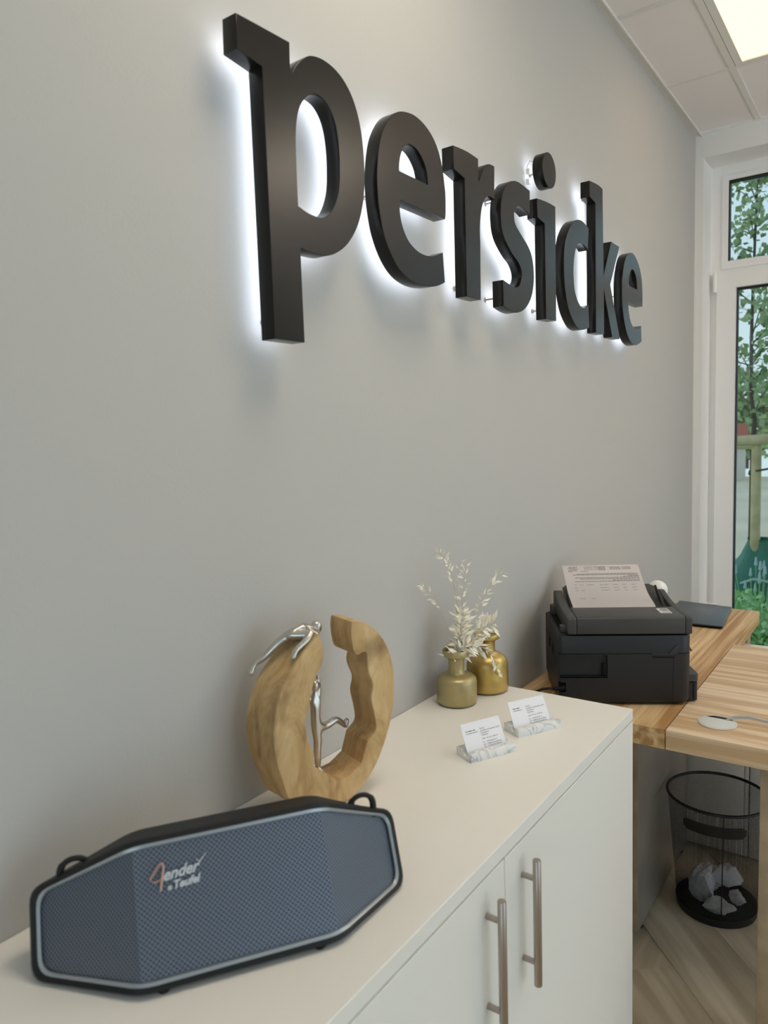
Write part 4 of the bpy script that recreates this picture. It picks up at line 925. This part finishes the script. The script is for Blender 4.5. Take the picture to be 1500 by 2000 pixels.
# rating sticker with grey text rows
st = pb('sticker', 0.038, 0.0895, 0.2605, 0.2885, 0.22655, 0.2272, M['disc'], parent=cvr, bevel=0)
st.location = (0, 0, 0.0004)
bm = bmesh.new()
for k in range(6):
    if k in (1,): continue
    add_box(bm, 0.0435+0.0075*k, 0.0470+0.0075*k, -0.2865+0.002*(k % 2), -0.2640-0.003*((k*7) % 3), 0.2276, 0.22775)
finish('printing', bm, M['ink'], cvr, kind='stuff')
# rear vents, output tray, control-panel corners
for a, z in ((0.10, 0.118), (0.17, 0.118)):
    pb('vent', a-0.010, a+0.010, -0.0005, 0.002, z-0.012, z+0.012, M['deep_black'], bevel=0.0)
loft_rr('paper_cassette', [rounded_rect(0.030, PW_-0.02, 0.30, 0.350, (0.001, 0.001, 0.008, 0.008), z) for z in (0.004, 0.050)], M['black_plastic'])
loft_rr('output_tray', [rounded_rect(0.030, PW_-0.02, 0.30, 0.352, (0.001, 0.001, 0.010, 0.010), z) for z in (0.053, 0.069, 0.0705)], M['dark_plastic'])
pb('tray_notch', 0.0292, 0.034, 0.337, 0.340, 0.004, 0.049, M['deep_black'], bevel=0.0)
for a, z, h in ((0.075, 0.118, 0.014), (0.19, 0.150, 0.012)):
    bm = bmesh.new(); add_prism(bm, [(a, -0.322, z), (a, -0.350, z), (a+0.012, -0.344, z+h), (a+0.012, -0.322, z+h)], (0.03, 0, 0)); bmesh.ops.recalc_face_normals(bm, faces=bm.faces)
    finish('control_panel_corner', bm, M['black_plastic'], pr, bevel=0.001)
# power cable (own thing)
def pw(a, b, z):
    v = Matrix.Rotation(PYAW, 3, 'Z') @ Vector((a, -b, z)); return PA+v
cbl = thing('power_cable', 'black power cable plugged into the rear corner of the printer', 'cable', pw(0, 0, 0))
o_ = pw(0, 0, 0)
tube('cable', [p-o_ for p in (Vector((1.707, -0.1385, 0.7905)), Vector((1.700, -0.1255, 0.7925)), Vector((1.698, -0.1075, 0.7880)), Vector((1.696, -0.0922, 0.7800)), Vector((1.690, -0.0724, 0.7690)), Vector((1.680, -0.0495, 0.7540)), Vector((1.668, -0.035, 0.72)), Vector((1.660, -0.03, 0.60)), Vector((1.655, -0.03, 0.2)), Vector((1.655, -0.03, 0.005)))], 0.0034, M['cable_black'], cbl, 10)
tube('plug', [p-o_ for p in (pw(0.004, 0.009, 0.0475), pw(-0.004, 0.009, 0.0475), pw(-0.005, 0.0085, 0.0475), Vector((1.712, -0.1430, 0.7905)), Vector((1.703, -0.1310, 0.7920)))], [0.007, 0.007, 0.0055, 0.0050, 0.0038], M['deep_black'], cbl, 12)

# sheet of paper in the feeder (own thing)
sh = thing('paper_sheet', 'printed white letter standing upside down in the printer feeder', 'paper', PA, PYAW)
prof = [(0.108, 0.2165), (0.122, 0.2272), (0.150, 0.2335), (0.180, 0.2395), (0.200, 0.2455), (0.220, 0.2545), (0.262, 0.2770), (0.310, 0.3035)]
bm = bmesh.new(); rows = []
for a, z in prof:
    rows.append([bm.verts.new((a, -(0.0555+0.213*i/8), z+0.0011*(i/8))) for i in range(9)])
for r0_, r1_ in zip(rows, rows[1:]):
    for i in range(8): bm.faces.new((r0_[i], r0_[i+1], r1_[i+1], r1_[i]))
bmesh.ops.solidify(bm, geom=bm.faces[:], thickness=0.0002)
finish('sheet', bm, M['paper'], sh, smooth=60)
def sheet_pt(s, b, lift=0.0004):
    """s = distance along the sheet from its top edge"""
    P_ = prof[::-1]
    for (a0, z0), (a1, z1) in zip(P_, P_[1:]):
        L_ = math.hypot(a1-a0, z1-z0)
        if s <= L_ or (a1, z1) == P_[-1]:
            f = s/L_; tx, tz = (a1-a0)/L_, (z1-z0)/L_
            nx, nz = tz, -tx
            if nz < 0: nx, nz = -nx, -nz
            return Vector((a0+(a1-a0)*f+nx*lift, -b, z0+(z1-z0)*f+nz*lift+0.0011*(b-0.0555)/0.213))
        s -= L_
bm = bmesh.new(); rnd = random.Random(5)
def textline(s, b0, b1, h=0.0012):
    b = b0
    while b < b1:
        wlen = rnd.uniform(0.003, 0.011); e = min(b+wlen, b1)
        q = [sheet_pt(s, b), sheet_pt(s, e), sheet_pt(s+h, e), sheet_pt(s+h, b)]
        bm.faces.new([bm.verts.new(p) for p in q]); b = e+0.0014
for k in range(6): textline(0.006+0.0036*k, 0.0555+0.017-0.002*(k % 3), 0.0555+0.040)
for b0, b1 in ((0.060, 0.084), (0.087, 0.119)):
    for k in range(3): textline(0.007+0.0062*k, 0.0555+b0, 0.0555+b1); textline(0.0095+0.0062*k, 0.0555+b0+0.012*(b0 > 0.08), 0.0555+(b1 if b0 > 0.08 else b0+0.001))
for b0, b1 in ((0.130, 0.162), (0.165, 0.190)):
    for k in range(4): textline(0.009+0.0034*k, 0.0555+b0+0.002*(k % 2), 0.0555+b1)
textline(0.027, 0.0555+0.014, 0.0555+0.024, 0.0016); textline(0.027, 0.0555+0.048, 0.0555+0.070, 0.0014)
for s_, b0, b1 in ((0.0385, 0.035, 0.203), (0.0425, 0.024, 0.204), (0.047, 0.176, 0.204), (0.051, 0.162, 0.205), (0.0555, 0.028, 0.205), (0.0605, 0.042, 0.205), (0.067, 0.130, 0.205), (0.0715, 0.026, 0.205)):
    textline(s_, 0.0555+b0, 0.0555+b1, 0.0017)
for s_ in (0.087, 0.100, 0.112):
    for b0, b1 in ((0.022, 0.030), (0.037, 0.047), (0.056, 0.076), (0.092, 0.116), (0.128, 0.142), (0.153, 0.163), (0.178, 0.190)):
        if rnd.random() < 0.75: textline(s_, 0.0555+b0, 0.0555+b1, 0.0011)
textline(0.157, 0.0555+0.028, 0.0555+0.042, 0.0014); textline(0.157, 0.0555+0.058, 0.0555+0.068, 0.0014)
finish('printing', bm, M['ink'], sh, kind='stuff')

# ------------------------------------------------------------------ wire mesh waste bin
BC = Vector((2.262, -0.4110, 0)); BR0, BR1, BH = 0.110, 0.139, 0.352
wb = thing('waste_bin', 'round black wire mesh waste bin under the desk', 'waste bin', BC)
bm = bmesh.new(); n = 150; seg = 22; wd = 0.00062
for sgn in (1, -1):
    for k in range(n):
        a0 = 2*PI*k/n; prev = None
        for s in range(seg+1):
            f = s/seg; r = BR0+(BR1-BR0)*f-(0.0004 if sgn > 0 else 0); a = a0+sgn*f*2.55
            da = wd/r
            u = bm.verts.new((r*math.cos(a-da), r*math.sin(a-da), 0.012+(BH-0.015)*f)); v = bm.verts.new((r*math.cos(a+da), r*math.sin(a+da), 0.012+(BH-0.015)*f))
            if prev: bm.faces.new((prev[0], prev[1], v, u))
            prev = (u, v)
finish('wire_mesh', bm, M['wire'], wb, kind='stuff')
lathe('base', [(0.106, 0.0), (BR0+0.0008, 0.001), (BR0+0.0032, 0.024), (BR0+0.0015, 0.0245), (BR0-0.001, 0.003), (0.0, 0.003)], M['wire'], wb, 64)
bm = bmesh.new(); add_tube(bm, [(BR1*math.cos(2*PI*i/72), BR1*math.sin(2*PI*i/72), BH) for i in range(72)], 0.0046, 10, closed=True)
finish('rim', bm, M['wire'], wb, smooth=60)
bm = bmesh.new(); A0 = math.radians(198)
fr = lambda f: BR0+(BR1-BR0)*f
add_tube(bm, [((fr(f)+0.0008)*math.cos(A0), (fr(f)+0.0008)*math.sin(A0), 0.02+(BH-0.02)*f) for f in (0, 0.5, 1)], 0.0016, 6)
finish('seam_wire', bm, M['wire'], wb)
def hb(f, a, d=0.0012): return ((fr(f)+d)*math.cos(a), (fr(f)+d)*math.sin(a), 0.012+(BH-0.015)*f)
bm = bmesh.new(); aa = [math.radians(x) for x in range(150, 230, 5)]
up_ = [bm.verts.new(hb(0.905 if 0 < i < len(aa)-1 else 0.88, a)) for i, a in enumerate(aa)]; dn_ = [bm.verts.new(hb(0.805 if 0 < i < len(aa)-1 else 0.83, a)) for i, a in enumerate(aa)]
for i in range(len(aa)-1): bm.faces.new((up_[i], up_[i+1], dn_[i+1], dn_[i]))
bmesh.ops.recalc_face_normals(bm, faces=bm.faces); bmesh.ops.solidify(bm, geom=bm.faces[:], thickness=0.0012)
finish('handle_plate', bm, M['wire'], wb, smooth=60)
# crumpled papers
def crumple(label, loc, size, seed, squash=(1, 1, 1)):
    r_ = random.Random(seed); bm = bmesh.new(); bmesh.ops.create_icosphere(bm, subdivisions=3, radius=size); size *= 1.18
    dirs = [(Vector((r_.gauss(0, 1), r_.gauss(0, 1), r_.gauss(0, 1))).normalized(), r_.uniform(0.45, 0.95)) for _ in range(22)]
    for v in bm.verts:
        d = v.co.normalized(); h = min([1.25]+[c/max(d.dot(q), 1e-3) for q, c in dirs if d.dot(q) > 0.2])
        v.co = d*size*h*r_.uniform(0.90, 1.08); v.co = Vector((v.co.x*squash[0], v.co.y*squash[1], v.co.z*squash[2]))
    me = bpy.data.meshes.new('crumpled_paper'); bm.to_mesh(me); bm.free(); me.materials.append(M['card'])
    o = link('crumpled_paper', me); o.location = loc; tag(o, label, 'paper', 'crumpled papers in the waste bin')
    lo_ = min(v.co.z for v in me.vertices); o.location.z = max(o.location.z, -lo_+0.0045)
crumple('large crumpled paper on the left in the mesh bin', (BC.x-0.005, BC.y+0.040, 0.06), 0.052, 3, (0.9, 1.0, 1.25))
crumple('folded crumpled paper at the top of the pile in the bin', (BC.x+0.030, BC.y-0.022, 0.085), 0.047, 8, (1, 1.1, 0.95))
crumple('small crumpled paper at the right of the bin', (BC.x-0.005, BC.y-0.060, 0.045), 0.030, 12, (1, 1, 0.9))
crumple('flattened crumpled paper low at the front of the bin', (BC.x-0.055, BC.y-0.008, 0.03), 0.036, 21, (0.8, 1.2, 0.7))
crumple('crumpled paper lying at the back of the bin', (BC.x+0.055, BC.y+0.030, 0.05), 0.042, 30)

# floor lamp added out of view, further right, to brighten the ceiling
fl = thing('added_floor_lamp', 'added uplighter floor lamp out of view, brightening the ceiling', 'lamp', (2.9, -2.45, 0))
lathe('base', [(0.14, 0.0), (0.145, 0.006), (0.14, 0.018), (0.014, 0.024)], M['steel'], fl, 40)
lathe('pole', [(0.012, 0.02), (0.012, 1.70)], M['steel'], fl, 16)
lathe('bowl', [(0.012, 1.68), (0.06, 1.69), (0.12, 1.73), (0.165, 1.80), (0.162, 1.80), (0.116, 1.734), (0.05, 1.698)], M['white_gloss'], fl, 48)
bm = bmesh.new(); add_lathe(bm, [(0.10, 1.735), (0.10, 1.738)], n=32, cap0=True, cap1=True); finish('added_glow_disc', bm, M['added_uplight'], fl)

# ------------------------------------------------------------------ garden outside
ZG = -0.12
lawn = box('lawn', (XW+0.25, 9.5, -14, 16, ZG-0.3, ZG), M['grass']); tag(lawn, 'green lawn strip outside the window', 'lawn', kind='stuff')
road = box('pavement', (9.5, 26.0, -22, 34, ZG-0.3, ZG-0.02), M['path']); tag(road, 'pale grey pavement beyond the garden', 'pavement', kind='structure')
def leaf_cloud(bm, rnd, c, rad, n, size, flat=0.0):
    for _ in range(n):
        d = Vector((rnd.gauss(0, 1), rnd.gauss(0, 1), rnd.gauss(0, 1))).normalized()*rnd.random()**0.45
        p = Vector((c[0]+d.x*rad[0], c[1]+d.y*rad[1], c[2]+d.z*rad[2])); p.z = max(p.z, size*1.5); s = size*rnd.uniform(0.6, 1.3)
        u = Vector((rnd.gauss(0, 1), rnd.gauss(0, 1), rnd.gauss(0, 1)-0.4)).normalized(); v = u.cross(Vector((rnd.gauss(0, 1), rnd.gauss(0, 1), rnd.gauss(0, 1)))).normalized()
        q = [p-u*s*0.5, p+v*s*0.42-u*s*0.1, p+u*s*0.55, p-v*s*0.42-u*s*0.1]
        bm.faces.new([bm.verts.new(x) for x in q])
rnd = random.Random(11)
TX, TY = 6.05, 0.105
tree = thing('young_tree', 'young leafy tree tied to wooden stakes outside the window', 'tree', (TX, TY, ZG))
tp = [(0, 0, 0), (0.006, 0.002, 0.8), (-0.004, -0.002, 1.45), (0.0, -0.012, 1.60), (0.0, 0.016, 1.78), (0.0, 0.020, 2.2), (0.01, 0.016, 2.6), (0.0, 0.0, 3.2), (0.0, 0.01, 3.8)]
tube('trunk', tp, [0.020, 0.019, 0.018, 0.016, 0.013, 0.012, 0.010, 0.008, 0.003], M['bark'], tree, 10)
bm = bmesh.new(); LF = bmesh.new()
for k in range(46):
    z = 1.62+2.35*(k/46)+rnd.uniform(-0.04, 0.04); a = rnd.uniform(0, 2*PI); L_ = rnd.uniform(0.25, 0.62)*(1.0-0.35*(k/46))
    d = Vector((math.cos(a), math.sin(a), rnd.uniform(0.2, 0.7))).normalized()
    p0 = Vector((0, 0.01, z)); p1 = p0+d*L_*0.5+Vector((0, 0, 0.02)); p2 = p0+d*L_
    add_tube(bm, [p0, p1, p2], [0.005, 0.0035, 0.0015], 5)
    for f in (0.45, 0.7, 0.95):
        leaf_cloud(LF, rnd, p0.lerp(p2, f), (0.13, 0.13, 0.12), 10, 0.054)
finish('branches', bm, M['bark'], tree, smooth=60)
finish('foliage', LF, M['leaf'], tree, kind='stuff')
sf = thing('tree_stake_frame', 'frame of pale round wooden stakes around the young tree', 'stake frame', (TX, TY, ZG))
for x, y in ((-0.12, -0.045), (0.42, 0.34), (0.42, -0.55)):
    tube('post', [(x, y, 0), (x, y, 1.42)], 0.034, M['stake'], sf, 14)
tube('rail', [(-0.15, 0.50, 1.435), (-0.15, -0.75, 1.485)], 0.038, M['stake'], sf, 14)
tube('rail', [(-0.14, -0.05, 1.42), (0.45, 0.36, 1.42)], 0.034, M['stake'], sf, 14)
tube('tie', [(0.0, 0.02, 1.20), (-0.10, 0.0, 1.23), (-0.16, -0.06, 1.235), (-0.13, -0.14, 1.25), (-0.05, -0.2, 1.27)], 0.008, M['bark'], sf, 6)
# green watering bag
gb = thing('watering_bag', 'dark green watering bag wrapped around the foot of the young tree', 'bag', (TX-0.05, TY-0.07, ZG))
bm = bmesh.new(); R = []
for i, (r, z) in enumerate(((0.26, 0.0), (0.30, 0.12), (0.29, 0.30), (0.22, 0.46), (0.13, 0.60), (0.085, 0.71), (0.09, 0.73))):
    R.append([bm.verts.new((r*(1+0.09*math.sin(5*a+i*0.4))*math.cos(a), r*(1+0.09*math.sin(5*a+i*0.4))*math.sin(a), z)) for a in [2*PI*j/48 for j in range(48)]])
for a, b in zip(R, R[1:]):
    for i in range(48): bm.faces.new((a[i], a[(i+1) % 48], b[(i+1) % 48], b[i]))
finish('bag_body', bm, M['green_bag'], gb, smooth=60)
tube('strap', [(-0.22, 0.10, 0.42), (-0.26, 0.0, 0.47), (-0.23, -0.10, 0.45), (-0.16, -0.2, 0.42)], 0.010, M['lavender'], gb, 6)
# shrubs near the window
def shrub(label, c, rad, n, size, m, seed, kind='shrub'):
    r_ = random.Random(seed); t = thing(kind, label, 'shrub' if kind == 'shrub' else 'plant', (c[0], c[1], ZG))
    bm = bmesh.new(); leaf_cloud(bm, r_, (0, 0, rad[2]*0.8), rad, n, size); finish('foliage', bm, m, t, kind='stuff')
    bm = bmesh.new()
    for _ in range(12):
        a = r_.uniform(0, 2*PI); add_tube(bm, [(0, 0, 0), (rad[0]*0.5*math.cos(a), rad[1]*0.5*math.sin(a), rad[2]*1.2)], 0.004, 5)
    finish('stems', bm, M['bark'], t)
shrub('bright green rounded shrub just outside the window', (4.98, -0.04, 0), (0.36, 0.42, 0.30), 2600, 0.040, M['leaf_light'], 31)
shrub('bright green shrub to the right outside the window', (4.95, -0.92, 0), (0.42, 0.40, 0.26), 2200, 0.040, M['leaf_light'], 32)
shrub('low green plant close to the glass beside the desk end', (4.28, -0.62, 0), (0.22, 0.45, 0.16), 1800, 0.030, M['leaf_light'], 33, 'low_plant')
lv = thing('lavender', 'pale-flowered lavender in front of the green watering bag', 'plant', (5.55, -0.02, ZG))
bm = bmesh.new(); b2 = bmesh.new()
for _ in range(70):
    x, y = rnd.uniform(-0.18, 0.18), rnd.uniform(-0.30, 0.25); h = rnd.uniform(0.45, 0.64); tx = x*1.6+rnd.uniform(-0.05, 0.05); ty = y*1.5
    add_tube(bm, [(x*0.5, y*0.5, 0), (tx, ty, h)], 0.002, 4); add_tube(b2, [(tx, ty, h-0.01), (tx+0.004, ty, h+0.045)], [0.011, 0.005], 6)
finish('stems', bm, M['leaf_light'], lv); finish('flowers', b2, M['lavender'], lv, kind='stuff')
# far trees and a low house
def far_tree(label, c, rad, n, seed):
    r_ = random.Random(seed); t = thing('garden_tree', label, 'tree', (c[0], c[1], ZG))
    bm = bmesh.new(); leaf_cloud(bm, r_, (0, 0, c[2]), rad, n, 0.30); finish('foliage', bm, M['leaf'], t, kind='stuff')
    tube('trunk', [(0, 0, 0), (0, 0, c[2])], 0.14, M['bark'], t, 8)
far_tree('broad distant tree seen behind the young tree', (30.5, 4.2, 1.9), (1.8, 2.4, 1.8), 1700, 41)
far_tree('distant tree further right beyond the pavement', (33, 0.6, 2.6), (2.0, 2.6, 2.0), 1700, 42)
far_tree('distant tree on the far left beyond the pavement', (36, 9.0, 2.8), (2.0, 2.6, 2.2), 1500, 43)
hs = thing('garden_shed', 'low distant building with red roof beyond the pavement', 'building', (24.5, 4.95, ZG-0.02))
box('wall', (-1.0, 1.0, -1.6, 2.6, 0.0, 1.0), M['render_wall'], hs)
prism('roof', [(-1.25, -1.75, 1.0), (1.25, -1.75, 1.0), (0, -1.75, 1.7)], (0, 4.5, 0), M['roof'], hs)
